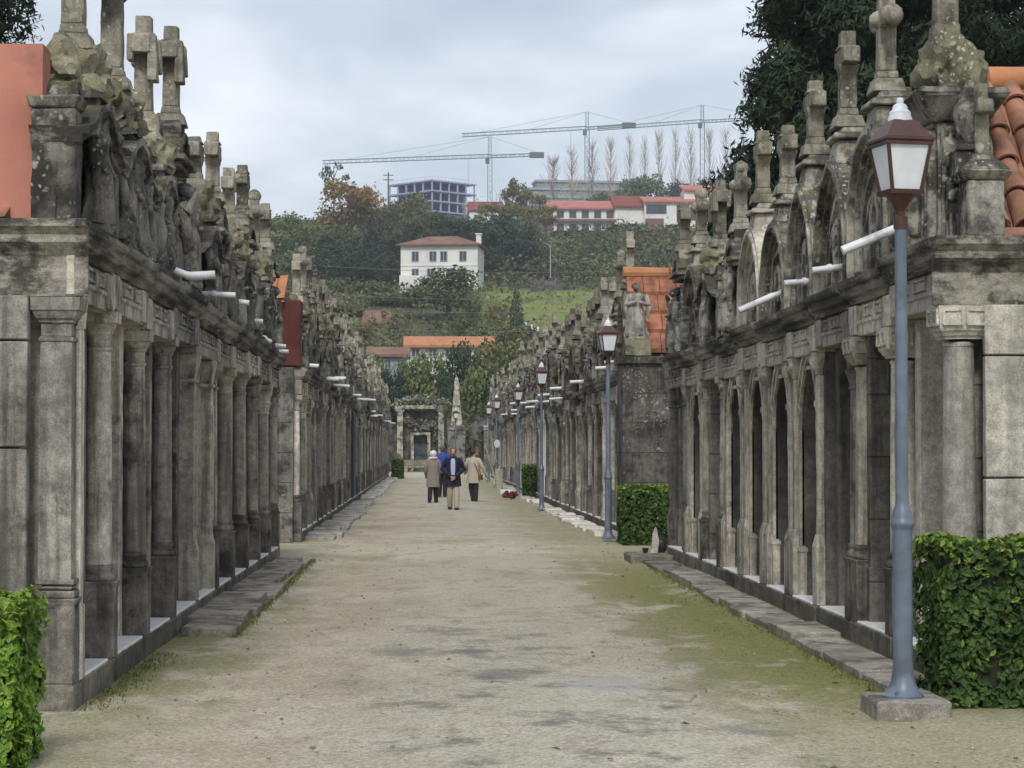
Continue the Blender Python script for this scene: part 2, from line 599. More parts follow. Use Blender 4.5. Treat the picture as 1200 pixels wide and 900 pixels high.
def make_statue(root, u, v, z, h, seed, wings=True, pose=0, mat='statue', face=1):
    vs, fs = statue_mb(h, seed, wings, pose)
    mb = MB()
    mb.add([(x + u, y * face + v, zz + z + 0.06) for x, y, zz in vs], fs)
    mb.box(u - .17 * h, u + .17 * h, v - .14 * h, v + .14 * h, z, z + .07)
    o = obj('statue', mb.mesh('statue', rug=(0.09, 0.012, 9, seed), smooth=60), M[mat], root)
    return o


def make_cross(root, v, z, h, seed, kind=0, mat='cross', arm=.235, th=.072, u=0.0, name='cross'):
    mb = MB()
    mb.taper(u, v, z - .02, z + .10, th * 2.0, th * 2.0, th * 1.6, th * 1.6)
    mb.taper(u, v, z + .10, z + .17, th * 1.25, th * 1.25, th * 1.12, th * 1.12)
    mb.taper(u, v, z + .17, z + h, th * 1.05, th * 1.05, th * .92, th * .92)
    az = z + h * .73
    mb.box(u - arm, u + arm, v - th * 1.06, v + th * 1.06, az - th, az + th)
    if kind == 1:      # cloth hung over the arms
        for s in (-1, 1):
            mb.taper(u + s * arm * .60, v + th * 1.25, az - .20 - .12 * (s > 0), az + th * 1.2, .085, .045, .075, .03)
            mb.taper(u + s * arm * .60, v - th * 1.25, az - .14, az + th * 1.2, .08, .03, .075, .03)
        mb.taper(u, v, az + th * .6, az + th * 1.6, th * 1.5, th * 1.5, th * 1.25, th * 1.25)
        mb.tube([(u - arm * .6, v + th * 1.4, az - .02), (u, v + th * 1.5, az - .12), (u + arm * .6, v + th * 1.4, az - .02)], .03, 7)
    elif kind == 2:    # budded ends
        for p in ((u - arm, az), (u + arm, az), (u, z + h)):
            mb.blob((p[0], v, p[1]), th * 1.35, 2, .1, 2, seed)
        mb.blob((u, v + th * .9, az), th * 1.1, 2, .1, 2, seed)
    elif kind == 3:    # ring
        pts = [(u + .17 * math.cos(a * math.pi / 10), v, az + .17 * math.sin(a * math.pi / 10)) for a in range(21)]
        mb.tube(pts, th * .45, 6, False)
    else:
        mb.taper(u, v, az + th, az + th * 1.5, th * 1.3, th * 1.3, th * 1.05, th * 1.05)
        mb.taper(u, v, az - th * 2.4, az - th, th * 1.0, th * 1.0, th * 1.32, th * 1.32)
    return obj(name, mb.mesh(name, rug=(0.12, 0.0055, 7, seed), smooth=40, bevel=.008), M[mat], root)


def make_rock(root, u, v, z, r, seed, mat='rock'):
    mb = MB()
    mb.blob((u, v, z), (r, r * .8, r * .95), 4, .5, 1.7, seed)
    for k in range(4):
        rg = random.Random(int(seed * 10) + k)
        mb.blob((u + rg.uniform(-.8, .8) * r, v + rg.uniform(-.5, .6) * r, z - r * rg.uniform(.2, .7)), r * rg.uniform(.32, .5), 3, .55, 2, seed + k)
    return obj('calvary_rock', mb.mesh('calvary_rock', rug=(0.12, 0.02, 6, seed), smooth=40), M[mat], root)


def make_finial(root, u, v, z, h, seed, kind=0, mat='attic'):
    mb = MB()
    mb.box(u - .11, u + .11, v - .11, v + .11, z, z + h * .30)
    mb.taper(u, v, z + h * .30, z + h * .36, .135, .135, .12, .12)
    if kind == 0:      # urn
        mb.lathe([(.05, z + h * .36), (.045, z + h * .42), (.10, z + h * .52), (.125, z + h * .66), (.11, z + h * .74), (.075, z + h * .80),
                  (.09, z + h * .84), (.05, z + h * .92), (.02, z + h)], u, v, 12)
    elif kind == 1:    # pyramid pinnacle
        mb.taper(u, v, z + h * .36, z + h * .9, .085, .085, .03, .03)
        mb.blob((u, v, z + h * .93), .05, 2, .2, 2, seed)
    else:              # small cross
        mb.taper(u, v, z + h * .36, z + h, .05, .05, .042, .042)
        mb.box(u - .15, u + .15, v - .052, v + .052, z + h * .70, z + h * .80)
    return obj('finial', mb.mesh('finial', rug=(0.10, 0.006, 8, seed), smooth=40, bevel=.008), M[mat], root)


def make_column(root, u, v, kind, seed, mat, r=.115, ped=.56, top=None, square=False):
    top = top or ARCH
    n = 24
    pm = MB()
    s = max(r * 1.12, .13)
    pm.box(u - s, u + s, v - s, v + s, BASE - .002, BASE + ped - .05)
    pm.taper(u, v, BASE + ped - .05, BASE + ped, s, s, s + .02, s + .02)
    zb = BASE + ped
    if not square:
        pm.lathe([(r * 1.18, zb), (r * 1.22, zb + .025), (r * 1.18, zb + .055), (r * 1.04, zb + .06), (r * 1.0, zb + .075), (r * 1.06, zb + .085),
                  (r * 1.12, zb + .105), (r * 1.06, zb + .125), (r * .98, zb + .13)], u, v, n)
    else:
        for a, b, k in ((0, .05, 1.12), (.055, .08, 1.0), (.085, .125, 1.08)):
            pm.taper(u, v, zb + a, zb + b, r * k, r * k, r * k, r * k)
    zc = top - (.30 if kind != 'corinthian' else .42)
    cm = MB()
    sm = MB()
    zs = zb + .125
    if square:
        sm.taper(u, v, zs, zc + .02, r * .93, r * .93, r * .88, r * .88)
    else:
        sm.lathe([(r * .97, zs), (r * .955, zs + .5 * (zc - zs) * .6), (r * .92, zs + (zc - zs) * .6), (r * .85, zc + .02)], u, v, n)
    if kind == 'corinthian':
        def leaf(a, z):
            t = (z - zc) / .34
            return 1 + .16 * abs(math.sin(4 * a)) * (0.4 + (t * 2 % 1.0))
        cm.lathe([(r * .98, zc - .02), (r * 1.0, zc), (r * .9, zc + .02)], u, v, n)
        cm.lathe([(r * .88, zc + .02), (r * 1.0, zc + .10), (r * 1.18, zc + .15), (r * .95, zc + .165), (r * 1.08, zc + .24), (r * 1.32, zc + .30),
                  (r * 1.05, zc + .32), (r * 1.25, zc + .34)], u, v, 32, leaf)
        for a in range(4):
            an = math.pi / 4 + a * math.pi / 2
            cm.blob((u + 1.3 * r * math.cos(an), v + 1.3 * r * math.sin(an), zc + .31), .045, 2, .2, 2, seed)
        cm.taper(u, v, zc + .345, top - .004, r * 1.38, r * 1.38, r * 1.45, r * 1.45)
    elif kind == 'dentil':
        cm.lathe([(r * .9, zc), (r * .95, zc + .02), (r * .88, zc + .03)], u, v, n)
        cm.taper(u, v, zc + .05, zc + .075, r * 1.02, r * 1.02, r * 1.08, r * 1.08)
        cm.taper(u, v, zc + .075, zc + .11, r * 1.15, r * 1.15, r * 1.28, r * 1.28)
        cm.taper(u, v, zc + .11, zc + .13, r * 1.34, r * 1.34, r * 1.40, r * 1.40)
        cm.taper(u, v, zc + .13, top - .004, r * 1.38, r * 1.38, r * 1.50, r * 1.50)
        for k in (-1, 1):
            for d in (-1, 1):
                for a0, b0, a1, b1 in ((.10, .95, .15, .16), (.10, .95, .0, .02)):
                    pass
                e0, e1 = sorted((k * r * .14, k * r * 1.22))
                for z0_, z1_ in ((zc + .15, zc + .17), (top - .045, top - .025)):
                    cm.box(u + e0, u + e1, v + d * r * 1.42 - .02, v + d * r * 1.42 + .02, z0_, z1_)
                    cm.box(u + d * r * 1.42 - .02, u + d * r * 1.42 + .02, v + e0, v + e1, z0_, z1_)
                for q in (e0, e1):
                    cm.box(u + q - .008, u + q + .008, v + d * r * 1.42 - .02, v + d * r * 1.42 + .02, zc + .16, top - .03)
                    cm.box(u + d * r * 1.42 - .02, u + d * r * 1.42 + .02, v + q - .008, v + q + .008, zc + .16, top - .03)
    else:
        ln = (lambda prof: cm.lathe(prof, u, v, n)) if not square else (lambda prof: [cm.taper(u, v, a[1], b[1], a[0], a[0], b[0], b[0]) for a, b in zip(prof[:-1], prof[1:])])
        ln([(r * .87, zc), (r * .98, zc + .012), (r * .98, zc + .03), (r * .86, zc + .04)])
        ln([(r * .85, zc + .042), (r * .86, zc + .12), (r * .97, zc + .13), (r * .97, zc + .145), (r * 1.1, zc + .16), (r * 1.3, zc + .21)])
        cm.taper(u, v, zc + .212, top - .004, r * 1.36, r * 1.36, r * 1.42, r * 1.42)
    shaft = obj('column', sm.mesh('column', smooth=40), M[mat], root)
    obj('pedestal', pm.mesh('pedestal', rug=(0.14, 0.006, 7, seed), smooth=40, bevel=.010), M[mat if mat == 'marble' else 'pedestal'], shaft)
    obj('capital', cm.mesh('capital', rug=(0.09, 0.005, 12, seed), smooth=40), M[mat], shaft)
    return shaft


def arc_pointed(a, z0, zs, k=0.6, n=9):
    """foot, spring, apex, spring, foot"""
    rad = a + k * a
    top = math.acos(k * a / rad)
    pts = [(-a, z0), (-a, zs)]
    for i in range(1, n + 1):
        t = top * i / n
        pts.append((k * a - rad * math.cos(t), zs + rad * math.sin(t)))
    pts += [(-x, z) for x, z in reversed(pts[2:-1])] + [(a, zs), (a, z0)]
    return pts


def arc_round(a, z0, zs, n=14):
    pts = [(-a, z0), (-a, zs)]
    for i in range(1, n):
        t = math.pi * i / n
        pts.append((-a * math.cos(t), zs + a * math.sin(t)))
    return pts + [(a, zs), (a, z0)]


def shift(pts, dz):
    return [(x, z + dz) for x, z in pts]


def scroll(cx, cz, r, turns, flip):
    pts = []
    for i in range(22):
        t = i / 21
        a = t * turns * 2 * math.pi
        rr = r * (1 - .78 * t)
        pts.append((cx + flip * rr * math.cos(a), cz + rr * math.sin(a)))
    return pts


# ---------------------------------------------------------------- attics
def attic_calvary(root, w, H, seed, mat, statues=2, pedh=.75, finial=True):
    h = w / 2
    mb = MB()
    gab = [(-h + .01, H), (h - .01, H), (h - .01, H + pedh * .62), (.34, H + pedh - .10), (-.34, H + pedh - .10), (-h + .01, H + pedh * .62)]
    mb.prism(gab, -.30, -.13)
    for s in (-1, 1):
        mb.box(s * (h - .15) - .13, s * (h - .15) + .13, -.30, -.01, H, H + pedh)
        mb.taper(s * (h - .15), -.155, H + pedh, H + pedh + .08, .14, .155, .17, .18)
        mb.box(s * .42 - .06, s * .42 + .06, -.24, -.06, H, H + pedh - .06)
        mb.sweep(scroll(s * .62, H + .34, .17, 1.4, s), -.025, .025, -.17, -.08)
    o = obj('attic', mb.mesh('attic', rug=(0.13, 0.012, 5, seed), smooth=35, bevel=.012), M[mat], root)
    g = MB()
    pth = [(-h + .02, H + pedh * .70), (-.55, H + pedh * .80), (-.30, H + pedh), (0, H + pedh + .06), (.30, H + pedh), (.55, H + pedh * .80), (h - .02, H + pedh * .70)]
    g.sweep(pth, -.11, -.045, -.30, -.06)
    g.sweep(pth, -.045, .0, -.31, -.02)
    g.sweep(pth, .0, .05, -.31, .03)
    g.sweep(pth, .05, .10, -.32, .08)
    obj('raking_cornice', g.mesh('raking_cornice', rug=(0.12, 0.012, 6, seed), smooth=35), M['cornice'], root)
    b = MB()
    b.box(-.24, .24, -.42, .04, H + pedh - .1, H + pedh + .16)
    b.taper(0, -.19, H + pedh + .16, H + pedh + .22, .28, .26, .25, .22)
    for s in (-1, 1):
        b.sweep(scroll(s * .40, H + pedh + .12, .12, 1.2, s), -.03, .03, -.38, -.06)
    obj('cross_pedestal', b.mesh('cross_pedestal', rug=(0.12, 0.014, 5, seed), smooth=35, bevel=.012), M[mat], root)
    make_rock(root, 0, -.17, H + pedh + .36, .29, seed)
    rg = random.Random(int(seed * 3))
    if finial and rg.random() < .6:
        s = rg.choice((-1, 1))
        make_finial(root, s * (h - .15), -.24, H + pedh + .07, rg.uniform(.4, .8), seed, rg.choice((0, 1, 2)), mat)
    if statues >= 1:
        make_statue(root, 0, -.01, H, .80, seed, True, int(seed) % 3)
    if statues >= 2:
        for s in (-1, 1):
            make_statue(root, s * (h - .40), -.0, H, .68, seed + s, s > 0, (int(seed) + 1) % 3)
    return H + pedh + .56


def attic_gothic(root, w, H, seed, mat, rise=1.25, kind='pointed', statues=0):
    h = w / 2
    a = h - .16
    zs = H + .12
    if kind == 'pointed':
        k = max(0.05, ((rise / a) ** 2 - 1) / 2)
        cur = arc_pointed(a, H, zs, k, 10)
    else:
        zs = H + max(.1, rise - a)
        cur = arc_round(a, H, zs, 16)
    apex = max(z for x, z in cur)
    mb = MB()
    mb.prism(list(reversed(cur)), -.42, -.11)
    for rr, y in ((.80, -.09), (.60, -.08), (.36, -.09)):
        inner = [(x * rr, H + (z - H) * rr) for x, z in cur]
        mb.sweep(inner, -.026, .026, -.13, y + .03)
    mb.lathe([(.20, 0), (.20, .06), (.12, .06), (.12, .02)], 0, 0, 18)
    nv = 18 * 4
    for i in range(len(mb.v) - nv, len(mb.v)):
        x, y, z = mb.v[i]
        mb.v[i] = (x, z - .11, y + H + rise * .42)
    obj('attic', mb.mesh('attic', rug=(0.13, 0.012, 5, seed), smooth=35), M[mat], root)
    g = MB()
    for r0, r1, y0, y1 in ((-.05, .0, -.44, -.075), (.0, .06, -.44, -.03), (.06, .11, -.46, .03), (.11, .15, -.46, .0)):
        g.sweep(cur, r0, r1, y0, y1)
    rg = random.Random(int(seed * 7))
    for (x, z) in cur[2:-2:2]:
        if abs(x) > .1:
            s = 1 if x > 0 else -1
            g.blob((x + s * .13, -.2, z + .13), (.07, .09, .07), 2, .4, 2, seed + x)
    obj('arch_moulding', g.mesh('arch_moulding', rug=(0.11, 0.006, 7, seed), smooth=35), M['cornice' if mat == 'attic' else mat], root)
    b = MB()
    b.taper(0, -.23, apex + .02, apex + .30, .22, .22, .18, .18)
    b.taper(0, -.23, apex + .30, apex + .36, .24, .24, .22, .22)
    b.taper(0, -.23, apex + .36, apex + .46, .17, .17, .12, .12)
    obj('cross_pedestal', b.mesh('cross_pedestal', rug=(0.12, 0.014, 5, seed), smooth=35, bevel=.012), M[mat], root)
    for s in (-1, 1):
        make_finial(root, s * (h - .15), -.2, H, rg.uniform(.75, 1.0), seed + s, rg.choice((0, 1, 1, 2)), mat)
    if statues:
        make_statue(root, 0, -.0, H, .7, seed, True, int(seed) % 3)
    return apex + .46


def attic_baroque(root, w, H, seed, mat, statues=1, rise=1.2):
    h = w / 2
    half = [(h - .02, H), (h - .02, H + .42), (h - .2, H + .42), (h - .36, H + .52), (.46, H + .78), (.40, H + .92), (.40, H + rise - .08)]
    poly = half + [(-x, z) for x, z in reversed(half)]
    mb = MB()
    mb.prism(list(reversed(poly)), -.44, -.2)
    mb.box(-.36, .36, -.22, -.14, H, H + rise - .14)
    for s in (-1, 1):
        mb.sweep(scroll(s * (h - .42), H + .30, .2, 1.6, s), -.03, .03, -.21, -.10)
        mb.sweep(scroll(s * .52, H + .66, .15, 1.4, -s), -.03, .03, -.46, -.08)
        mb.box(s * .30 - .06, s * .30 + .06, -.2, -.08, H, H + rise - .14)
    obj('attic', mb.mesh('attic', rug=(0.12, 0.014, 5, seed), smooth=35, bevel=.012), M[mat], root)
    g = MB()
    g.box(-.46, .46, -.48, -.04, H + rise - .06, H + rise)
    g.box(-.52, .52, -.50, .02, H + rise, H + rise + .06)
    pth = [(-.5, H + rise + .06), (-.25, H + rise + .19), (0, H + rise + .27), (.25, H + rise + .19), (.5, H + rise + .06)]
    g.sweep(pth, -.03, .05, -.46, -.02)
    g.box(-.2, .2, -.42, -.06, H + rise + .06, H + rise + .42)
    obj('broken_pediment', g.mesh('broken_pediment', rug=(0.11, 0.012, 6, seed), smooth=35, bevel=.01), M['cornice'], root)
    rg = random.Random(int(seed * 5))
    for s in (-1, 1):
        make_finial(root, s * (h - .16), -.25, H + .42, rg.uniform(.6, .8), seed + s, rg.choice((0, 0, 1)), mat)
    if statues:
        make_statue(root, 0, -.03, H + .02, .92, seed, rg.random() < .6, rg.randrange(3))
    if statues > 1:
        make_statue(root, rg.choice((-.62, .62)), -.06, H, .7, seed + 5, True, 0)
    return H + rise + .42


# ---------------------------------------------------------------- the whole chapel
def make_chapel(side, X, z0, z1, facade='doric', attic='calvary', cross=0, crossh=.95, mat='column', amat='attic', dh=0.0, statues=None, rise=1.2,
                near_col=True, far_col=False, pipes=1, door='door', slab=True, rock=True, cth=.075, depth=2.6, cmat='cross', fmat=None, detail=True, finial=True):
    if statues is None:
        statues = 0 if attic in ('pointed', 'round') else 1
    w = z1 - z0 - .004
    seed = sd()
    rg = random.Random(int(seed * 31))
    root = empty('burial_chapel', (X, (z0 + z1) / 2, 0), -math.pi / 2 if side == 'L' else math.pi / 2)
    ns = 1 if side == 'L' else -1
    h = w / 2
    H = TOP + dh
    A = ARCH + dh
    p = MB()
    p.box(-h, h, -depth, 0, -.05, BASE)
    obj('plinth', p.mesh('plinth', rug=(0.22, 0.008, 4, seed), smooth=30, bevel=.015), M['plinth'], root)
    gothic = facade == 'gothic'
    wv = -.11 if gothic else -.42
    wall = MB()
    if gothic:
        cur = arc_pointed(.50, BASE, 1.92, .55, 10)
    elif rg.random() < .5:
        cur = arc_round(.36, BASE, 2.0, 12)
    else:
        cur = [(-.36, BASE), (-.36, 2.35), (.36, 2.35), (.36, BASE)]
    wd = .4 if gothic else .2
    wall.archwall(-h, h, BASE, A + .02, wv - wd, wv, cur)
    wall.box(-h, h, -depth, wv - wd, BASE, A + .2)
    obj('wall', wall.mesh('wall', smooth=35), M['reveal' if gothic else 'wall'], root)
    am = MB()
    for r0, r1, y1 in ((.0, .05, wv + .03), (.09, .15, wv + .045)):
        am.sweep(cur, r0, r1, wv - .02, y1)
    if gothic:
        hh_ = h - .3
        am.box(-hh_, hh_, wv - .01, wv + .02, A - .14, A - .10)
    obj('arch_moulding', am.mesh('arch_moulding', smooth=35), M[mat], root)
    d = MB()
    dt = max(z for x, z in cur)
    dv_ = wv - .15 if not gothic else wv - .19
    d.prism([(x * .995, z) for x, z in reversed(cur)], wv - (.197 if not gothic else .397), dv_)
    d.box(-.025, .025, dv_ - .01, dv_ + .03, BASE + .02, dt - .15)
    for s in (-1, 1):
        for za, zb in ((BASE + .10, .85), (.95, 1.8)):
            d.box(s * .19 - .12, s * .19 + .12, dv_ - .01, dv_ + .015, za, zb)
    do = obj('door', d.mesh('door', smooth=30), M[door], root)
    if detail:
        hd = MB()
        hd.tube([(.06, wv - .11, 1.05), (.06, wv - .09, 1.1), (.06, wv - .09, 1.22), (.06, wv - .11, 1.27)], .012, 6)
        obj('handle', hd, M['lampwhite'], do)
    if slab:
        s = MB()
        ccut = .17 if not gothic else .29
        s.box(-h + ccut, h - ccut, min(wv + .01, -.3), -.012, BASE - .006, BASE + .018)
        obj('marble_slab', s.mesh('marble_slab', bevel=.004, rug=(.4, .002, 3, seed), smooth=30), M['marble'], root)
    v = -.135
    cpos = []
    if facade in ('doric', 'corinthian', 'dentil', 'square'):
        if near_col:
            cpos.append(ns * (h - .14))
        if far_col:
            cpos.append(-ns * (h - .14))
        for i, u in enumerate(cpos):
            make_column(root, u, v - (.02 if facade == 'dentil' else 0), facade, seed + i, mat, r=.13 if facade == 'dentil' else (.115 if facade == 'square' else .104), square=(facade == 'square'), top=A)
            q = MB()
            o = -ns * .19 if u * ns > 0 else -ns * -.19
            vf = -.004 if side == 'L' and z0 < 15.5 else (-.13 if side == 'L' else -.11)
            q.box(u + o - .075, u + o + .075, wv - .02, vf, BASE + .02, A - .20)
            q.taper(u + o, (vf + wv) / 2, A - .20, A - .003, .085, (vf - wv) / 2 + .008, .11, (vf - wv) / 2 + .018)
            q.box(u + o - .09, u + o + .09, wv - .02, vf + .012, BASE, BASE + .50)
            obj('pilaster', q.mesh('pilaster', rug=(0.3, 0.004, 6, seed), smooth=35, bevel=.01), M['strip' if vf > -.1 else 'wall'], root)
        if not far_col:
            q = MB()
            u = -ns * (h - .12)
            q.box(u - .09, u + .09, wv - .02, -.20, BASE, A - .003)
            obj('pilaster', q.mesh('pilaster', rug=(0.3, 0.004, 6, seed), smooth=35, bevel=.01), M[mat], root)
    elif gothic:
        for s in (-1, 1):
            q = MB()
            u = s * (h - .16)
            q.box(u - .12, u + .12, wv - .02, -.02, BASE, BASE + .58)
            q.taper(u, -.075, BASE + .58, BASE + .70, .12, .055, .075, .025)
            q.box(u - .075, u + .075, wv - .02, -.055, BASE + .64, A - .22)
            q.taper(u, -.075, A - .22, A - .003, .075, .025, .13, .07)
            q.blob((u, -.05, A - .1), (.10, .06, .09), 2, .5, 3, seed + s)
            obj('buttress', q.mesh('buttress', rug=(0.16, 0.008, 7, seed + s), smooth=35, bevel=.01), M[mat], root)
            for k, (du, dv) in enumerate(((.545, -.125), (.66, -.105))):
                if du < h - .28:
                    c = MB()
                    c.lathe([(.055, BASE), (.055, BASE + .46), (.065, BASE + .47), (.065, BASE + .50), (.042, BASE + .54), (.037, 1.95), (.05, 1.97), (.045, 2.0), (.065, 2.14)], s * du, dv, 10)
                    c.box(s * du - .065, s * du + .065, dv - .065, dv + .065, 2.14, 2.2)
                    obj('colonnette', c.mesh('colonnette', smooth=40), M[mat], root)
    else:   # pilaster front with an ogee hood
        for s in (-1, 1):
            for du, dv, hw in ((h - .15, -.05, .12), (h - .40, -.16, .09)):
                q = MB()
                q.box(s * du - hw - .03, s * du + hw + .03, wv, dv + .025, BASE, BASE + .5)
                q.taper(s * du, (wv + dv) / 2, BASE + .5, BASE + .62, hw + .03, (dv - wv) / 2 + .025, hw, (dv - wv) / 2)
                q.box(s * du - hw, s * du + hw, wv, dv, BASE + .6, A - .25)
                q.box(s * du - hw + .035, s * du + hw - .035, wv, dv + .015, BASE + .75, A - .5)
                q.taper(s * du, (wv + dv) / 2, A - .25, A - .003, hw, (dv - wv) / 2, hw + .05, (dv - wv) / 2 + .04)
                q.box(s * du - hw - .02, s * du + hw + .02, wv, dv + .02, A - .30, A - .26)
                obj('pilaster', q.mesh('pilaster', rug=(0.25, 0.006, 6, seed), smooth=35, bevel=.01), M[mat], root)
        hd = MB()
        oge = [(-.44, 1.9), (-.42, 2.2), (-.30, 2.42), (-.12, 2.5), (-.03, 2.62), (0, 2.74), (.03, 2.62), (.12, 2.5), (.30, 2.42), (.42, 2.2), (.44, 1.9)]
        hd.sweep(oge, -.03, .03, wv - .01, wv + .09)
        obj('hood_moulding', hd.mesh('hood_moulding', rug=(0.12, 0.006, 7, seed), smooth=35), M[mat], root)
    # entablature: pale architrave and frieze, dark cornice above
    e = MB()
    e.profile([(-.46, A), (-.03, A), (-.03, A + .10), (-.012, A + .105), (-.012, A + .135), (-.05, A + .14), (-.05, A + .285), (-.46, A + .285)], -h, h)
    npan = rg.choice((2, 3, 3, 4))
    for k in range(npan):
        c = -h + w * (k + .5) / npan
        pw = w / npan * .34
        for a0, a1, b0, b1 in ((c - pw, c + pw, A + .16, A + .178), (c - pw, c + pw, A + .245, A + .263), (c - pw, c - pw + .02, A + .178, A + .245), (c + pw - .02, c + pw, A + .178, A + .245)):
            e.box(a0, a1, -.058, -.03, b0, b1)
    if facade != 'pilaster':
        for u in [ns * (h - .14), -ns * (h - .14)]:
            e.box(u - .17, u + .17, -.06, -.004, A + .012, A + .275)
    obj('frieze', e.mesh('frieze', rug=(0.35, 0.003, 1.3, seed), smooth=35, bevel=.006), M[fmat or mat], root)
    e = MB()
    cy = rg.uniform(-.008, .012)
    e.profile([(-.46, A + .287), (-.012 + cy, A + .287), (.0 + cy, A + .325), (.045 + cy, A + .35), (.055 + cy, A + .39), (.055 + cy, A + .42), (.085 + cy, A + .435), (.098 + cy, A + .46), (.10 + cy, A + .495), (.085 + cy, A + .503), (-.46, A + .503)], -h, h)
    bx_ = -h
    while bx_ < h - .1:      # moss cushions and chipped bits on the upper edge
        bx_ += rg.uniform(.08, .5)
        if bx_ < h - .06:
            e.blob((bx_, .06 + rg.uniform(-.05, .03), A + .505), (rg.uniform(.03, .09), rg.uniform(.02, .05), rg.uniform(.012, .03)), 2, .4, 2, bx_)
    obj('cornice', e.mesh('cornice', smooth=0), M['cornice'], root)
    if attic == 'calvary':
        top = attic_calvary(root, w, H, seed, amat, statues, finial=finial)
    elif attic in ('pointed', 'round'):
        top = attic_gothic(root, w, H, seed, amat, rise, attic, statues)
    else:
        top = attic_baroque(root, w, H, seed, amat, statues, rise)
    if cross is not None:
        make_cross(root, -.17, top - .02, crossh, seed, cross, cmat, th=cth)
    # stone gable roof behind the attic
    rf = MB()
    rf.prism([(-h, A + .52), (h, A + .52), (0, A + .95)], -depth, -.47)
    obj('roof', rf.mesh('roof', rug=(.4, .01, 3, seed), smooth=20), M['wall_dark' if rg.random() < .6 else 'tile'], root)
    for k in range(pipes):
        u = rg.uniform(-.5, .5) * w * .8
        L = rg.uniform(.28, .55)
        z = H + .06
        t = MB()
        dz = rg.uniform(-.02, .10)
        if rg.random() < .6:
            t.tube([(u, -.3, z + dz + .16), (u, -.05, z + dz + .08), (u, .10, z + dz)], .034, 12)
            t.tube([(u, .08, z + dz), (u + rg.uniform(-.08, .08), .10 + L * .8, z + dz - .02)], .039, 12)
        else:
            t.tube([(u, -.5, z + dz + .06), (u + rg.uniform(-.1, .1), .05 + L * .8, z + dz)], .036, 12)
        obj('drain_pipe', t.mesh('drain_pipe', smooth=40), M['pvc'], root)
    return root
# ---------------------------------------------------------------- the two rows of chapels
XL, XR = -2.30, 3.80
ORD = ['first', 'second', 'third', 'fourth', 'fifth', 'sixth', 'seventh', 'eighth', 'ninth', 'tenth', 'eleventh', 'twelfth']
G_L1 = 'chapels of the near left row'
G_R1 = 'chapels of the near right row'
G_L2 = 'chapels of the far left row'
G_R2 = 'chapels of the far right row'

# near left row: measured column places give the boundaries
LB = [14.45, 16.25, 18.2, 20.1, 22.3, 24.3, 26.3, 28.4, 30.4, 32.45, 34.6]
LS = [
    dict(facade='square', attic='calvary', cross=0, crossh=1.15, mat='column_dark', statues=1, near_col=True, pipes=0, cth=.075, dh=0.0, finial=False, fmat='column',
         label='grey chapel with square corner pillar at near end of left row, beside the salmon wall'),
    dict(facade='doric', attic='calvary', cross=2, crossh=1.15, mat='column', statues=2, pipes=0, dh=.02, cth=.08,
         label='second chapel of the near left row, tall budded cross on lichened rock'),
    dict(facade='doric', attic='calvary', cross=1, crossh=1.0, mat='column', statues=2, pipes=1, dh=-.02,
         label='third chapel of the near left row, its cross hung with a carved cloth'),
    dict(facade='doric', attic='baroque', cross=1, crossh=.95, mat='column_dark', statues=2, pipes=1, dh=.03,
         label='fourth chapel of the near left row, dark sooty column and cloth hung cross'),
    dict(facade='pilaster', attic='calvary', cross=0, crossh=.55, mat='column_light', statues=1, pipes=1, dh=-.03,
         label='fifth chapel of the near left row, pale flat pilasters and ogee hood'),
    dict(facade='square', attic='baroque', cross=0, crossh=.8, mat='column', statues=2, pipes=1, dh=-.05, rise=1.0,
         label='sixth chapel of the near left row, square pillar and curved pediment'),
    dict(facade='doric', attic='calvary', cross=3, crossh=.75, mat='column_light', statues=2, pipes=1, dh=-.04,
         label='seventh chapel of the near left row, pale round column and ring cross'),
    dict(facade='doric', attic='baroque', cross=0, crossh=.7, mat='column_light', statues=1, pipes=0, dh=0.0,
         label='eighth chapel of the near left row, curved pediment with one statue'),
    dict(facade='corinthian', attic='calvary', cross=2, crossh=.85, mat='column', statues=2, pipes=1, dh=-.02,
         label='ninth chapel of the near left row, leafy dark capital and budded cross'),
    dict(facade='corinthian', attic='baroque', cross=0, crossh=.7, mat='column_light', statues=1, pipes=2, dh=-.05, far_col=True,
         label='last chapel of the near left row, leafy capitals, before the red wall'),
]
for i, s in enumerate(LS):
    s = dict(s)
    lab = s.pop('label')
    s['pipes'] = 0
    r = make_chapel('L', XL, LB[i], LB[i + 1], amat='attic' if i < 6 else 'attic_light', **s)
    tag(r, lab, 'chapel', G_L1)

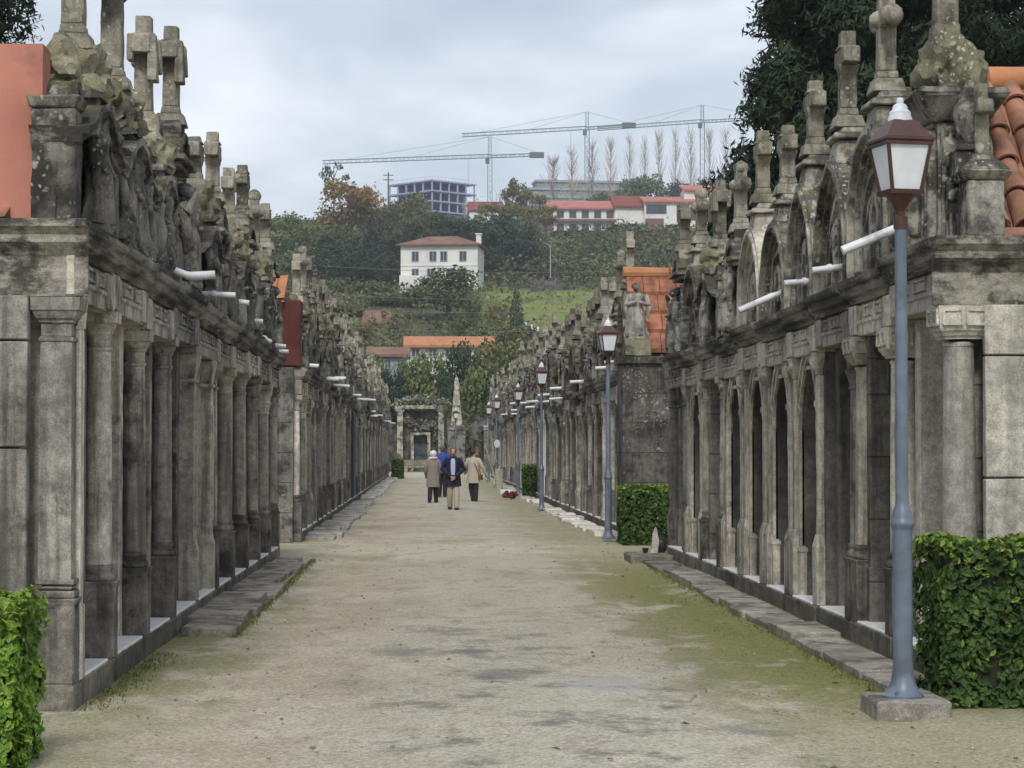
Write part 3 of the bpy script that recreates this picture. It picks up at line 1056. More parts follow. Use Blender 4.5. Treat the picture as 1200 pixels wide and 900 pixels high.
RB = [16.0, 17.85, 19.6, 21.35, 23.05, 24.8, 26.6, 28.45, 30.5, 32.5, 34.7]
RS = [
    dict(facade='dentil', attic='baroque', cross=None, mat='column_pale', statues=2, dh=0.06, rise=.95,
         label='pale chapel with terracotta roof at near end of right row behind the lamp post'),
    dict(facade='dentil', attic='round', cross=2, crossh=.85, mat='column_light', pipes=0, dh=0.0, rise=1.15, far_col=True,
         label='second chapel of the near right row, round arched gable just behind the lantern'),
    dict(facade='corinthian', attic='pointed', cross=0, crossh=.9, mat='column_dark', pipes=1, dh=-.02, rise=1.0,
         label='third chapel of the near right row, dark column with black leafy capital'),
    dict(facade='gothic', attic='pointed', cross=0, crossh=.75, mat='column_light', amat='attic_light', pipes=1, dh=-.05, rise=1.0,
         label='fourth chapel of the near right row, tall dark pointed doorway beside the leafy capital'),
    dict(facade='gothic', attic='round', cross=0, crossh=.75, mat='column', pipes=0, dh=-.08, rise=.95,
         label='fifth chapel of the near right row, pointed doorway under a round arched gable'),
    dict(facade='gothic', attic='pointed', cross=0, crossh=.85, mat='column_light', amat='column_light', pipes=0, dh=-.05, rise=.9, cmat='rock',
         label='sixth chapel of the near right row, clean pale gable and yellowish cross'),
    dict(facade='gothic', attic='baroque', cross=2, crossh=.8, mat='column', pipes=0, dh=-.10, rise=.95,
         label='seventh chapel of the near right row, blackened pediment and budded cross'),
    dict(facade='doric', attic='calvary', cross=1, crossh=.9, mat='column', pipes=1, dh=-.05, far_col=True,
         label='eighth chapel of the near right row, two free standing round columns'),
    dict(facade='gothic', attic='pointed', cross=2, crossh=.7, mat='column_light', pipes=0, dh=-.08, rise=1.0,
         label='ninth chapel of the near right row, narrow pointed doorway past the two round columns'),
    dict(facade='pilaster', attic='baroque', cross=0, crossh=.75, mat='column_dark', pipes=0, dh=-.05, statues=2, far_col=True,
         label='last chapel of the near right row, dark flat pilasters, beside the small stone step'),
]
for i, s in enumerate(RS):
    s = dict(s)
    lab = s.pop('label')
    s['pipes'] = 0
    amat = s.pop('amat', 'attic_light' if i in (1, 2, 4) else 'attic')
    r = make_chapel('R', XR, RB[i], RB[i + 1], amat=amat, **s)
    tag(r, lab, 'chapel', G_R1)
    if i == 0:
        R1 = r

# extras of the first right chapel: corner cross on its own pedestal, tiled roof, beige end wall
w = RB[1] - RB[0]


def barrel_roof(name, x0, x1, zlow, ylow, zhigh, yhigh, parent, mat, pitch=.205, row=.38, r=.090):
    """rows of half round tiles on a slope that rises from (ylow,zlow) to (yhigh,zhigh); world-like axes x across"""
    mb = MB()
    rg = random.Random(3)
    n = int((x1 - x0) / pitch)
    L = math.hypot(yhigh - ylow, zhigh - zlow)
    nr = max(1, int(L / row))
    ty, tz = (yhigh - ylow) / L, (zhigh - zlow) / L
    ny, nz = -tz, ty
    mb.add([(x0, ylow, zlow), (x1, ylow, zlow), (x1, yhigh, zhigh), (x0, yhigh, zhigh)], [(0, 1, 2, 3)])
    for k in range(n + 1):
        cx = x0 + pitch * (k + .5) + rg.uniform(-.012, .012)
        for j in range(nr + 1):
            a0, a1 = j * row - .04, min(L, (j + 1) * row + .03)
            ra, rb = r * rg.uniform(.98, 1.06), r * rg.uniform(.82, .9)
            vs = []
            for a, rr, lift in ((a0, ra, .035), (a1, rb, .0)):
                for q in range(9):
                    t = math.pi * q / 8
                    off = math.sin(t) * rr + lift
                    vs.append((cx - math.cos(t) * rr, ylow + ty * a + ny * off, zlow + tz * a + nz * off))
            fs = [(q, q + 1, q + 10, q + 9) for q in range(8)]
            # thickness seen at the open lower end
            o = len(vs)
            for q in range(9):
                t = math.pi * q / 8
                off = math.sin(t) * ra * .84 + .03
                vs.append((cx - math.cos(t) * ra * .84, ylow + ty * a0 + ny * off, zlow + tz * a0 + nz * off))
            fs += [(q, q + 1, o + q + 1, o + q) for q in range(8)]
            mb.add(vs, fs)
    return obj(name, mb.mesh(name, smooth=50), mat, parent)


# world-aligned child pieces of the first right chapel: undo its turn with matrix maths
def to_local(root, mb):
    inv = Matrix.Translation(root.location) @ Matrix.Rotation(root.rotation_euler.z, 4, 'Z')
    inv = inv.inverted()
    mb.v = [tuple(inv @ Vector(p)) for p in mb.v]
    return mb


old = [c for c in R1.children if c.name.startswith('roof')][0]
bpy.data.objects.remove(old)
ro = barrel_roof('roof', 4.12, 8.2, 3.36, 16.02, 4.62, 17.25, None, M['tile'])
ro.data.transform((Matrix.Translation(R1.location) @ Matrix.Rotation(R1.rotation_euler.z, 4, 'Z')).inverted())
ro.parent = R1
rg_ = MB()
for k in range(10):
    rg_.tube([(4.05 + k * .42, 17.27, 4.66), (4.05 + k * .42 + .45, 17.27, 4.68)], [.115, .095], 12)
obj('ridge_tile', to_local(R1, rg_).mesh('ridge_tile', smooth=50), M['tile_orange'], ro)
e = MB()
prof = [(0, 2.78), (-.03, 2.78), (-.03, 3.02), (-.06, 3.06), (-.12, 3.12), (-.12, 3.17), (-.17, 3.22), (-.17, 3.28), (0, 3.28)]
e.profile([(16.0 + y, z) for y, z in prof], 3.72, 9.0)
obj('end_cornice', to_local(R1, e).mesh('end_cornice', smooth=0), M['cornice'], R1)
e = MB()
e.box(4.10, 4.50, 15.93, 16.02, BASE, 1.5)
e.box(4.10, 4.50, 15.93, 16.02, 1.512, 2.4)
e.box(4.10, 4.50, 15.93, 16.02, 2.412, 2.78)
e.box(4.53, 9.0, 15.99, 16.06, BASE, 2.78)
obj('end_wall', to_local(R1, e).mesh('end_wall', rug=(.3, .006, 5, 4), smooth=35, bevel=.008), M['column_pale'], R1)
e = MB()
e.box(3.97, 4.25, 15.90, 16.20, 3.28, 3.70)
e.taper(4.11, 16.05, 3.70, 3.77, .155, .165, .20, .21)
e.taper(4.11, 16.05, 3.77, 3.85, .19, .20, .11, .11)
obj('corner_pedestal', to_local(R1, e).mesh('corner_pedestal', rug=(.12, .014, 5, 8), smooth=35, bevel=.012), M['attic'], R1)
e = MB()
e.taper(4.11, 16.05, 3.84, 3.90, .10, .10, .075, .075)
e.taper(4.11, 16.05, 3.88, 4.43, .052, .052, .046, .046)
e.box(4.05, 4.17, 15.88, 16.22, 4.20, 4.30)
obj('cross', to_local(R1, e).mesh('cross', rug=(.1, .011, 8, 9), smooth=45, bevel=.012), M['cross'], R1)
# heavy corner block that carries the great cross
e = MB()
e.box(3.86, 4.22, 16.36, 17.0, 3.28, 4.20)
e.taper(4.02, 16.68, 4.20, 4.28, .22, .36, .28, .42)
e.taper(4.02, 16.68, 4.28, 4.36, .28, .42, .33, .47)
e.box(3.70, 4.36, 16.2, 17.16, 4.36, 4.44)
for k in range(6):
    e.box(3.79, 3.86, 16.40 + k * .1, 16.45 + k * .1, 3.3, 4.15)
    e.box(3.88 + k * .055, 3.91 + k * .055, 16.31, 16.36, 3.3, 4.15)
obj('fluted_block', to_local(R1, e).mesh('fluted_block', rug=(.12, .012, 5, 18), smooth=35, bevel=.012), M['attic'], R1)
e = MB()
e.blob((4.00, 16.62, 4.60), (.23, .30, .30), 4, .5, 1.6, 5.5)
e.blob((4.12, 16.5, 4.58), (.16, .20, .22), 3, .5, 1.6, 7.5)
obj('calvary_rock', to_local(R1, e).mesh('calvary_rock', rug=(.1, .02, 6, 5), smooth=40), M['rock'], R1)
e = MB()
e.taper(3.98, 16.62, 4.70, 4.98, .115, .115, .10, .10)
e.taper(3.98, 16.62, 4.96, 6.3, .090, .090, .080, .080)
e.box(3.89, 4.07, 16.2, 17.04, 5.7, 5.88)
obj('great_cross', to_local(R1, e).mesh('great_cross', rug=(.12, .012, 8, 15), smooth=45, bevel=.015), M['cross'], R1)
for c in list(R1.children):
    if c.name.split('.')[0] == 'cross' and c.location.length == 0 and c.data.name.startswith('cross') and c.matrix_parent_inverse == Matrix():
        pass

NEAR_PIPES = [('L', 19.1, [(175, 305), (222, 323.5), (252, 322)]), ('L', 23.0, [(226, 344), (276, 346)]), ('L', 25.6, [(238, 349), (292, 355)]), ('L', 28.0, [(281, 374), (308, 377)]),
              ('L', 30.6, [(302, 392), (318, 401)]), ('L', 32.0, [(309, 403), (335, 406)]), ('L', 33.4, [(320, 411), (338, 412)]),
              ('R', 17.0, [(1082, 255), (1050, 268), (987, 294)]), ('R', 20.2, [(992, 312), (952, 317)]), ('R', 21.6, [(966, 328), (919, 332)]), ('R', 23.6, [(930, 338), (905, 347), (866, 364)])]
for side, z, pts in NEAR_PIPES:
    best = [o for o in COL.objects if o.parent is None and o.name.startswith('burial_chapel') and abs(o.location.y - z) < 1.15 and (o.location.x < 0) == (side == 'L')]
    best.sort(key=lambda o: abs(o.location.y - z))
    e = MB()
    P_ = [at(x, y, z) for x, y in pts]
    back = P_[0] + (P_[0] - P_[1]).normalized() * .3
    e.tube([back] + P_[:2] if len(P_) > 2 else [back] + P_, .031, 14)
    if len(P_) > 2:
        e.tube([P_[1].lerp(P_[0], .06)] + P_[1:], .037, 14)
    k = P_[0].lerp(P_[1], .5)
    e.tube([k - (P_[1] - P_[0]).normalized() * .02, k + (P_[1] - P_[0]).normalized() * .02], .041, 14)
    obj('drain_pipe', to_local(best[0], e).mesh('drain_pipe', smooth=40), M['pvc'], best[0])

# salmon end wall of the first left chapel, red wall of the far left row
e = MB()
e.box(-9.0, -2.56, 14.64, 14.95, 3.2, 4.42)
tag(obj('parapet_wall', e.mesh('parapet_wall', rug=(.4, .006, 3, 1), smooth=30), M['salmon']),
    'salmon painted gable wall with dark stains above the near end of the left row', 'wall')
L1 = [o for o in COL.objects if o.name == 'burial_chapel'][0]
e = MB()
prof = [(0, 2.72), (-.03, 2.72), (-.03, 2.98), (-.06, 3.02), (-.10, 3.07), (-.10, 3.12), (-.15, 3.17), (-.15, 3.22), (0, 3.22)]
e.profile([(14.46 + y, z) for y, z in prof], -9.0, -2.22)
obj('end_cornice', to_local(L1, e).mesh('end_cornice', smooth=0), M['cornice'], L1)
e = MB()
for a, b in ((BASE, 1.72), (1.732, 2.42), (2.432, 2.72)):
    e.box(-3.0, -2.60, 14.36, 14.47, a, b)
e.box(-9.0, -3.03, 14.42, 14.5, BASE, 2.72)
obj('end_wall', to_local(L1, e).mesh('end_wall', rug=(.3, .006, 5, 4), smooth=35, bevel=.008), M['column_dark'], L1)

# ---------------------------------------------------------------- the far rows: a few chapels of each kind, then copies
FL = [dict(facade='doric', attic='calvary', cross=0, crossh=.9, mat='column', statues=2, pipes=1, far_col=True),
      dict(facade='pilaster', attic='baroque', cross=2, crossh=.85, mat='column_light', statues=2, pipes=0),
      dict(facade='gothic', attic='pointed', cross=0, crossh=.85, mat='column', pipes=0, rise=1.1),
      dict(facade='corinthian', attic='calvary', cross=1, crossh=.95, mat='column_dark', statues=1, pipes=1, far_col=True),
      dict(facade='square', attic='baroque', cross=0, crossh=.7, mat='column_light', statues=1, pipes=1, far_col=True)]
FR = [dict(facade='gothic', attic='pointed', cross=0, crossh=1.0, mat='column', pipes=1, rise=1.2),
      dict(facade='doric', attic='baroque', cross=2, crossh=.9, mat='column_light', statues=2, pipes=1, far_col=True),
      dict(facade='pilaster', attic='calvary', cross=0, crossh=.9, mat='column', statues=1, pipes=0),
      dict(facade='gothic', attic='round', cross=3, crossh=.8, mat='column_dark', pipes=0, rise=1.1),
      dict(facade='corinthian', attic='calvary', cross=1, crossh=.9, mat='column', statues=2, pipes=1, far_col=True)]
LOOK = {0: 'round columns and gabled attic', 1: 'flat pilasters and curved pediment', 2: 'pointed doorway and pointed gable', 3: 'leafy capitals and cloth hung cross', 4: 'square pillars and curved pediment'}
LOOKR = {0: 'pointed doorway and pointed gable', 1: 'round columns and curved pediment', 2: 'flat pilasters and gabled attic', 3: 'dark pointed doorway and round gable', 4: 'leafy capitals and cloth hung cross'}
W2 = 2.1


def far_row(side, X, zs, zend, specs, looks, grp, where, special):
    protos = []
    order = []
    rg = random.Random(11 if side == 'L' else 12)
    i = 0
    z = zs
    while z < zend:
        k = i % 5 if i < 5 else rg.randrange(5)
        if i >= 5 and order and k == order[-1]:
            k = (k + 1) % 5
        order.append(k)
        if i in special:
            r = make_chapel(side, X, z, z + W2, **special[i][0])
            lab = special[i][1]
            g = None
        else:
            if i < 5:
                r = make_chapel(side, X, z, z + W2, detail=False, **specs[k])
                index_kids(r)
                protos.append(r)
            else:
                r = copy_tree(protos[k])
                r.location = (X, z + W2 / 2, 0)
                r.scale = (1, 1, rg.uniform(.92, 1.07))
                if rg.random() < .55:
                    for c in [c for c in r.children if c.name.startswith('drain_pipe')]:
                        bpy.data.objects.remove(c)
            if i < 10:
                lab = f'{ORD[i]} chapel of the {where}, {looks[k]}'
            elif z < 85:
                lab = f'small chapel well down the {where}, {looks[k]}'
            else:
                lab = f'tiny far chapel near the end of the {where}'
        tag(r, lab, 'chapel', grp)
        z += W2
        i += 1
    return protos


far_row('L', XL, 40.5, 134, FL, LOOK, G_L2, 'far left row',
        {13: (dict(facade='pilaster', attic='baroque', cross=0, mat='column_dark', door='blue', statues=1), 'far left chapel with a tall blue grey shutter across its front')})
far_row('R', XR, 41.6, 128, FR, LOOKR, G_R2, 'far right row',
        {14: (dict(facade='square', attic='baroque', cross=0, mat='marble', amat='attic_light', statues=1, far_col=True), 'far right chapel with white marble pillars behind the third lamp post')})

# the blue shutter itself
SH = [o for o in COL.objects if o.get('label', '').startswith('far left chapel with a tall blue')][0]
e = MB()
e.box(-.95, .95, -.04, .02, BASE + .03, 2.9)
for k in range(10):
    e.box(-.93 + k * .19, -.93 + k * .19 + .15, .02, .05, BASE + .1, 2.84)
obj('shutter', e, M['blue'], SH)

# end walls at the cross path
e = MB()
e.box(-9, -2.80, 40.40, 40.9, 3.24, 4.36)
e.box(-2.80, -2.32, 40.43, 41.1, 3.24, 4.46)
tag(obj('parapet_wall', e.mesh('parapet_wall', rug=(.4, .012, 3, 2), smooth=30, bevel=.02), M['redwall']), 'dull dark red painted wall above the cross path in the left row', 'wall')
e = MB()
e.add([(-6, 40.3, 4.30), (-2.62, 40.3, 4.50), (-2.62, 41.6, 5.02), (-6, 41.6, 4.62)], [(0, 1, 2, 3)])
e.add([(-6, 40.3, 4.24), (-2.62, 40.3, 4.42), (-2.62, 41.6, 4.94), (-6, 41.6, 4.56)], [(3, 2, 1, 0)])
for k in range(9):
    x = -5.9 + k * .38
    e.tube([(x, 40.28, 4.33 + k * .022), (x, 41.6, 4.66 + k * .045)], .08, 8)
rf = obj('tile_roof', e.mesh('tile_roof', smooth=40), M['tile_orange'])
c_ = MB()
c_.box(-3.75, -3.55, 41.2, 41.4, 4.5, 5.3)
obj('chimney', c_, M['lampwhite'], rf)
tag(rf, 'orange tiled lean-to roof behind the dark red wall', 'roof')
e = MB()
e.box(-9, -2.45, 40.3, 40.5, 0, 3.22)
tag(obj('end_wall', e.mesh('end_wall', rug=(.3, .015, 3, 2), smooth=30), M['wall_dark']), 'blackened stone end wall below the red paint, left of the alley', 'wall')
e = MB()
e.box(3.62, 10, 40.38, 41.55, 0, 3.30)
e.box(3.56, 10, 40.30, 41.55, 3.30, 3.44)
tag(obj('end_wall', e.mesh('end_wall', rug=(.3, .012, 3, 6), smooth=30), M['wall_dark']), 'blotched grey stone end wall behind the mid right hedge', 'wall')
# flat tiled slope above it
e = MB()
rows = 4
for j in range(rows):
    za, zb = 3.56 + j * .37, 3.56 + (j + 1) * .37
    ya, yb = 40.62 + j * .24, 40.62 + (j + 1) * .24
    for k in range(14):
        x = 3.75 + k * .31 + (.05 if j % 2 else 0)
        e.add([(x, ya - .05, za - .02 + .05), (x + .30, ya - .05, za - .02 + .05), (x + .30, yb, zb), (x, yb, zb),
               (x, ya - .03, za - .05), (x + .30, ya - .03, za - .05), (x + .30, yb + .02, zb - .06), (x, yb + .02, zb - .06)],
              [(0, 1, 2, 3), (7, 6, 5, 4), (0, 4, 5, 1), (1, 5, 6, 2), (3, 2, 6, 7), (0, 3, 7, 4)])
rf = obj('tile_roof', e.mesh('tile_roof', smooth=25), M['tile_flat'])
rt = MB()
for k in range(5):
    rt.tube([(3.74 + k * .9, 41.62, 5.08), (3.74 + k * .9 + .88, 41.62, 5.08)], [.12, .10], 10)
obj('ridge_tile', rt, M['tile_orange'], rf)
gb = MB()
gb.prism([(40.64, 3.4), (41.6, 3.4), (41.62, 4.95)], 0, 4.2)
gb.v = [(3.80 + y, x, z) for x, y, z in gb.v]
obj('gable', gb.mesh('gable', smooth=0), M['wall_dark'], rf)
tag(rf, 'orange flat tiled roof slope above the cross path in the right row', 'roof')
# dark statue in front of the tiles
st = obj('statue', MB().mesh('x') if False else None, None) if False else empty('statue', (3.90, 40.48, 3.44))
make_statue(st, 0, 0, .32, .95, 4.4, False, 0, 'column_dark', -1).name = 'figure'
e = MB()
e.box(-.24, .24, -.2, .2, 0, .32)
obj('pedestal', e.mesh('pedestal', rug=(.1, .012, 6, 2), smooth=30, bevel=.01), M['rock'], st)
tag(st, 'dark stone figure on a lichened block in front of orange roof tiles', 'statue')
for o in list(COL.objects):
    if o.parent is None and o.name.startswith('end_wall') and 'label' not in o:
        print('orphan', o.name)
# ---------------------------------------------------------------- ground and hill
PROF = [(-200, 0), (178, 0), (200, 1.2), (230, 8), (270, 15), (300, 19.5), (330, 24), (360, 27.5), (400, 33), (450, 42), (500, 50), (600, 62), (700, 74), (800, 80), (1000, 84), (2500, 84)]


def terrain(x, y):
    h = 0
    for (a, ha), (b, hb) in zip(PROF[:-1], PROF[1:]):
        if a <= y <= b:
            t = (y - a) / (b - a)
            h = ha + (hb - ha) * t
            break
    if y > 185:
        k = min(1, (y - 185) / 60)
        h += k * (noise.noise(Vector((x * .02, y * .02, 1))) * 2.2 + noise.noise(Vector((x * .07, y * .07, 4))) * .7)
    return h


def lines(segs):
    out = []
    for a, b, s in segs:
        n = max(1, int(round((b - a) / s)))
        out += [a + (b - a) * i / n for i in range(n)]
    out.append(segs[-1][1])
    return out


gx = lines([(-900, -100, 80), (-100, -20, 8), (-20, -4, 2), (-4, 5, .1), (5, 20, 2.5), (20, 100, 8), (100, 900, 80)])
gy = lines([(-200, 0, 50), (0, 9, 1.5), (9, 32, .14), (32, 70, .4), (70, 180, 3), (180, 520, 8), (520, 1000, 30), (1000, 2500, 300)])
vs = []
for y in gy:
    for x in gx:
        z = terrain(x, y)
        if -4.5 < x < 5.5 and y < 75:
            z += noise.noise(Vector((x * .5, y * .35, 0))) * .016 + noise.noise(Vector((x * 1.9, y * 1.3, 3))) * .008 + noise.noise(Vector((x * 6, y * 5, 7))) * .004
            if -1.7 < x < 3.1:
                z += .02 * math.cos((x - .7) * 1.3)
        vs.append((x, y, z))
nx = len(gx)
fs = [(j * nx + i, j * nx + i + 1, (j + 1) * nx + i + 1, (j + 1) * nx + i) for j in range(len(gy) - 1) for i in range(nx - 1)]
gmb = MB()
gmb.add(vs, fs)


def ground_mat():
    m = NT('sandy_earth_with_moss')
    p = m.xyz()
    X, Y = p['X'], p['Y']
    flat = m.scaled((1.0, .45, 1.0))
    n1 = m.noise(.8, 6, .6, vec=flat)
    base = m.mix(m.ramp(n1, .35, .65), (0.40, 0.355, 0.265), (0.50, 0.452, 0.355))
    cen = m.math('MULTIPLY', m.ramp(m.math('ABSOLUTE', m.math('SUBTRACT', X, .8)), 1.9, .5), .55)
    base = m.mix(cen, base, (0.47, 0.44, 0.365))
    n2 = m.noise(2.6, 7, .7, vec=flat)
    base = m.mix(m.math('MULTIPLY', m.ramp(n2, .50, .66), .55), base, (0.29, 0.255, 0.185))
    # trodden damp patches with an edge of their own
    n3 = m.noise(1.05, 8, .72, vec=m.scaled((1.0, .8, 1)))
    wet = m.math('MULTIPLY', m.ramp(n3, .50, .62), m.math('MULTIPLY', m.ramp(Y, 27, 18), m.ramp(m.math('ABSOLUTE', m.math('SUBTRACT', X, .9)), 2.1, .6)))
    base = m.mix(m.math('MULTIPLY', wet, .85), base, (0.15, 0.14, 0.118))
    # pale gravelly patches
    n4 = m.noise(1.5, 6, .7, vec=m.scaled((1.0, .6, 1)))
    base = m.mix(m.math('MULTIPLY', m.ramp(n4, .56, .68), .5), base, (0.58, 0.54, 0.46))
    # moss: along both rows, wide in front of the right kerb
    side = m.math('MAXIMUM', m.ramp(X, 1.1, 3.0), m.ramp(X, -.9, -2.2, 0, .75))
    mz = m.math('MAXIMUM', m.ramp(Y, 45, 26), .45)
    nm = m.noise(1.1, 8, .66, vec=m.scaled((1.0, .5, 1)))
    moss = m.math('MULTIPLY', m.ramp(m.math('ADD', nm, m.math('MULTIPLY', side, .25)), .565, .68), m.math('MULTIPLY_ADD', side, .8, .28))
    moss = m.math('MULTIPLY', moss, m.math('MULTIPLY', mz, m.ramp(Y, 13.0, 16.5, .45, 1)))
    mid = m.math('MULTIPLY', m.ramp(m.noise(.55, 7, .66, vec=m.scaled((1.0, .35, 1))), .52, .66), .5)
    moss = m.math('MAXIMUM', moss, m.math('MULTIPLY', mid, m.ramp(Y, 20, 34)))
    mc = m.mix(m.noise(4, 5, .6), (0.15, 0.165, 0.045), (0.255, 0.245, 0.095))
    base = m.mix(m.math('MULTIPLY', moss, .92), base, mc)
    grain = m.noise(42, 3, .75)
    gv = m.voronoi(48)
    grit = gv.outputs['Distance']
    cell = m.node('ShaderNodeSeparateXYZ')
    m.link(gv.outputs['Color'], cell.inputs[0])
    base = m.scale_col(base, m.math('MULTIPLY_ADD', cell.outputs['X'], .42, .80))
    big = m.voronoi(13)
    cell2 = m.node('ShaderNodeSeparateXYZ')
    m.link(big.outputs['Color'], cell2.inputs[0])
    stone_m = m.math('MULTIPLY', m.ramp(big.outputs['Distance'], .26, .20), m.ramp(cell2.outputs['Y'], .78, .82))
    base = m.mix(m.math('MULTIPLY', stone_m, .6), base, m.mix(cell2.outputs['X'], (.16, .145, .12), (.52, .49, .43)))
    base = m.scale_col(base, m.ramp(grain, .25, .75, .70, 1.30))
    base = m.mix(m.math('MULTIPLY', m.ramp(m.noise(16, 5, .75), .60, .70), .55), base, (0.12, 0.105, 0.08))
    # hillside grass beyond the graveyard
    hn = m.noise(.035, 6, .65)
    hn2 = m.noise(.35, 5, .65)
    hill = m.mix(m.ramp(hn, .40, .60), (0.034, 0.043, 0.017), (0.060, 0.068, 0.024))
    hill = m.mix(m.ramp(hn2, .50, .66), hill, (0.085, 0.075, 0.042))
    # the mown meadow on the right of the slope
    mea = m.math('MULTIPLY', m.ramp(m.math('SUBTRACT', X, m.math('MULTIPLY', m.noise(.06, 3), 12)), 0, 6), m.math('MULTIPLY', m.ramp(Y, 262, 272), m.ramp(Y, 348, 338)))
    hill = m.mix(mea, hill, m.mix(m.ramp(hn2, .42, .62), (0.135, 0.185, 0.042), (0.19, 0.20, 0.07)))
    base = m.mix(m.ramp(Y, 172, 186), base, hill)
    h = m.math('ADD', m.math('MULTIPLY', grit, .7), m.math('ADD', m.math('MULTIPLY', m.noise(14, 6, .7), 1.2), m.math('MULTIPLY', m.noise(4, 4, .6), 1.5)))
    bmp = m.bump(h, .8, .03)
    # a shallow puddle in the middle of the foreground
    dx = m.math('SUBTRACT', X, 1.30)
    dy = m.math('MULTIPLY', m.math('SUBTRACT', Y, 15.9), .42)
    rad = m.math('SQRT', m.math('ADD', m.math('MULTIPLY', dx, dx), m.math('MULTIPLY', dy, dy)))
    pud = m.ramp(m.math('ADD', rad, m.math('MULTIPLY', m.math('SUBTRACT', m.noise(3.2, 6, .75), .5), 1.3)), .40, .22)
    base = m.mix(m.math('MULTIPLY', pud, .45), base, (.20, .20, .19))
    rough = m.math('SUBTRACT', m.ramp(wet, .2, .9, .95, .55), m.math('MULTIPLY', pud, .50))
    rough = m.math('MAXIMUM', rough, .07)
    m.link(m.math('MULTIPLY_ADD', pud, -.75, .8), bmp.inputs['Strength'])
    return m.done(base, rough, spec=.3)


M['ground'] = ground_mat()
tag(obj('ground', gmb.mesh('ground', smooth=60), M['ground']), 'sandy earth alley with mossy edges', None, None, 'structure')


def strip(name, x0, x1, ys, h, seed, ragged=.0, mat='slab'):
    mb = MB()
    rg = random.Random(seed)
    y = ys[0]
    while y < ys[1] - .3:
        L = rg.uniform(.9, 1.7)
        y2 = min(y + L, ys[1])
        e0 = x0 + (rg.uniform(-ragged, ragged) if XR > 0 else 0)
        e1 = x1 + rg.uniform(-ragged, ragged)
        hh = h + rg.uniform(-.03, .02)
        mb.box(min(e0, e1) if x1 < 0 else e0, max(e0, e1) if x1 < 0 else e1, y + .012, y2 - .012, -.08, hh)
        y = y2
    o = obj(name, mb.mesh(name, rug=(.25, .008, 4, seed), smooth=30, bevel=.012), M[mat])
    tag(o, 'row of worn flagstones along the chapel plinths', None, None, 'structure')
    return o


strip('kerb', XL - .02, -1.80, (20.2, 33.4), .10, 1, .10)
strip('kerb', 3.22, XR - .16, (14.62, 29.3), .085, 2, .03)
strip('kerb', 3.30, XR - .16, (29.5, 33.0), .05, 3, .09)
strip('kerb', XL - .02, -1.72, (41.5, 70), .08, 4, .10, 'slab_light')
strip('kerb', 3.25, XR - .1, (43, 72), .08, 5, .10, 'slab_light')
strip('kerb', XL - .02, -1.75, (74, 130), .08, 6, .12, 'slab_light')
strip('kerb', 3.3, XR - .1, (75, 125), .08, 7, .12, 'slab_light')
# ---------------------------------------------------------------- lamp posts
def make_lamp(loc, rz, label, hgt=4.15, base=0.0):
    root = empty('street_lamp', loc, rz)
    k = hgt - base
    p = MB()
    p.lathe([(.135, 0), (.135, .02), (.115, .035), (.080, .10), (.069, .16), (.065, .22), (.064, 1.08), (.067, 1.10), (.079, 1.12), (.082, 1.135), (.074, 1.15),
             (.066, 1.18), (.060, 1.22), (.045, 1.25), (.043, 1.30), (.039, k - .93), (.039, k - .86)], 0, 0, 20)
    for a in range(4):
        an = math.pi / 4 + a * math.pi / 2
        p.lathe([(.012, .018), (.012, .05), (.006, .055)], .115 * math.cos(an), .115 * math.sin(an), 6)
    post = obj('post', p.mesh('post', smooth=40), M['post'], root)
    c = MB()
    c.lathe([(.046, k - .86), (.046, k - .78), (.03, k - .77), (.03, k - .74), (.055, k - .70), (.09, k - .655), (.10, k - .64)], 0, 0, 16)
    obj('bracket', c.mesh('bracket', smooth=40), M['lampred'], root)
    ln = MB()
    zb, zt = k - .64, k - .31
    a0, a1 = .098, .150
    ln.taper(0, 0, zb, zb + .03, a0 + .015, a0 + .015, a0 + .02, a0 + .02)
    for sx in (-1, 1):
        for sy in (-1, 1):
            ln.tube([(sx * a0, sy * a0, zb + .01), (sx * a1, sy * a1, zt + .01)], .014, 4)
    for s in (-1, 1):
        ln.box(-a1 - .012, a1 + .012, s * a1 - .012, s * a1 + .012, zt - .012, zt + .014)
        ln.box(s * a1 - .011, s * a1 + .011, -a1 - .011, a1 + .011, zt - .0115, zt + .0135)
    obj('lantern_frame', ln.mesh('lantern_frame', smooth=0), M['lampred'], root)
    g = MB()
    g.taper(0, 0, zb + .031, zt - .013, a0 - .004, a0 - .004, a1 - .006, a1 - .006)
    obj('lantern_glass', g.mesh('lantern_glass', smooth=0), M['lampglass'], root)
    r = MB()
    r.taper(0, 0, zt + .015, zt + .035, a1 + .024, a1 + .024, a1 + .024, a1 + .024)
    r.taper(0, 0, zt + .035, zt + .16, a1 + .018, a1 + .018, .075, .075)
    obj('lantern_roof', r.mesh('lantern_roof', smooth=0, bevel=.004, rug=(1, 0, 1, 1)), M['lampred'], root)
    t = MB()
    t.lathe([(.080, zt + .155), (.080, zt + .17), (.070, zt + .20), (.070, zt + .215), (.05, zt + .235), (.048, zt + .25), (.04, zt + .265), (.022, zt + .275), (.025, zt + .29), (.018, zt + .31)], 0, 0, 18)
    obj('lantern_cap', t.mesh('lantern_cap', smooth=40), M['lampwhite'], root)
    tag(root, label, 'lamp post', 'lamp posts along the right kerb')
    return root


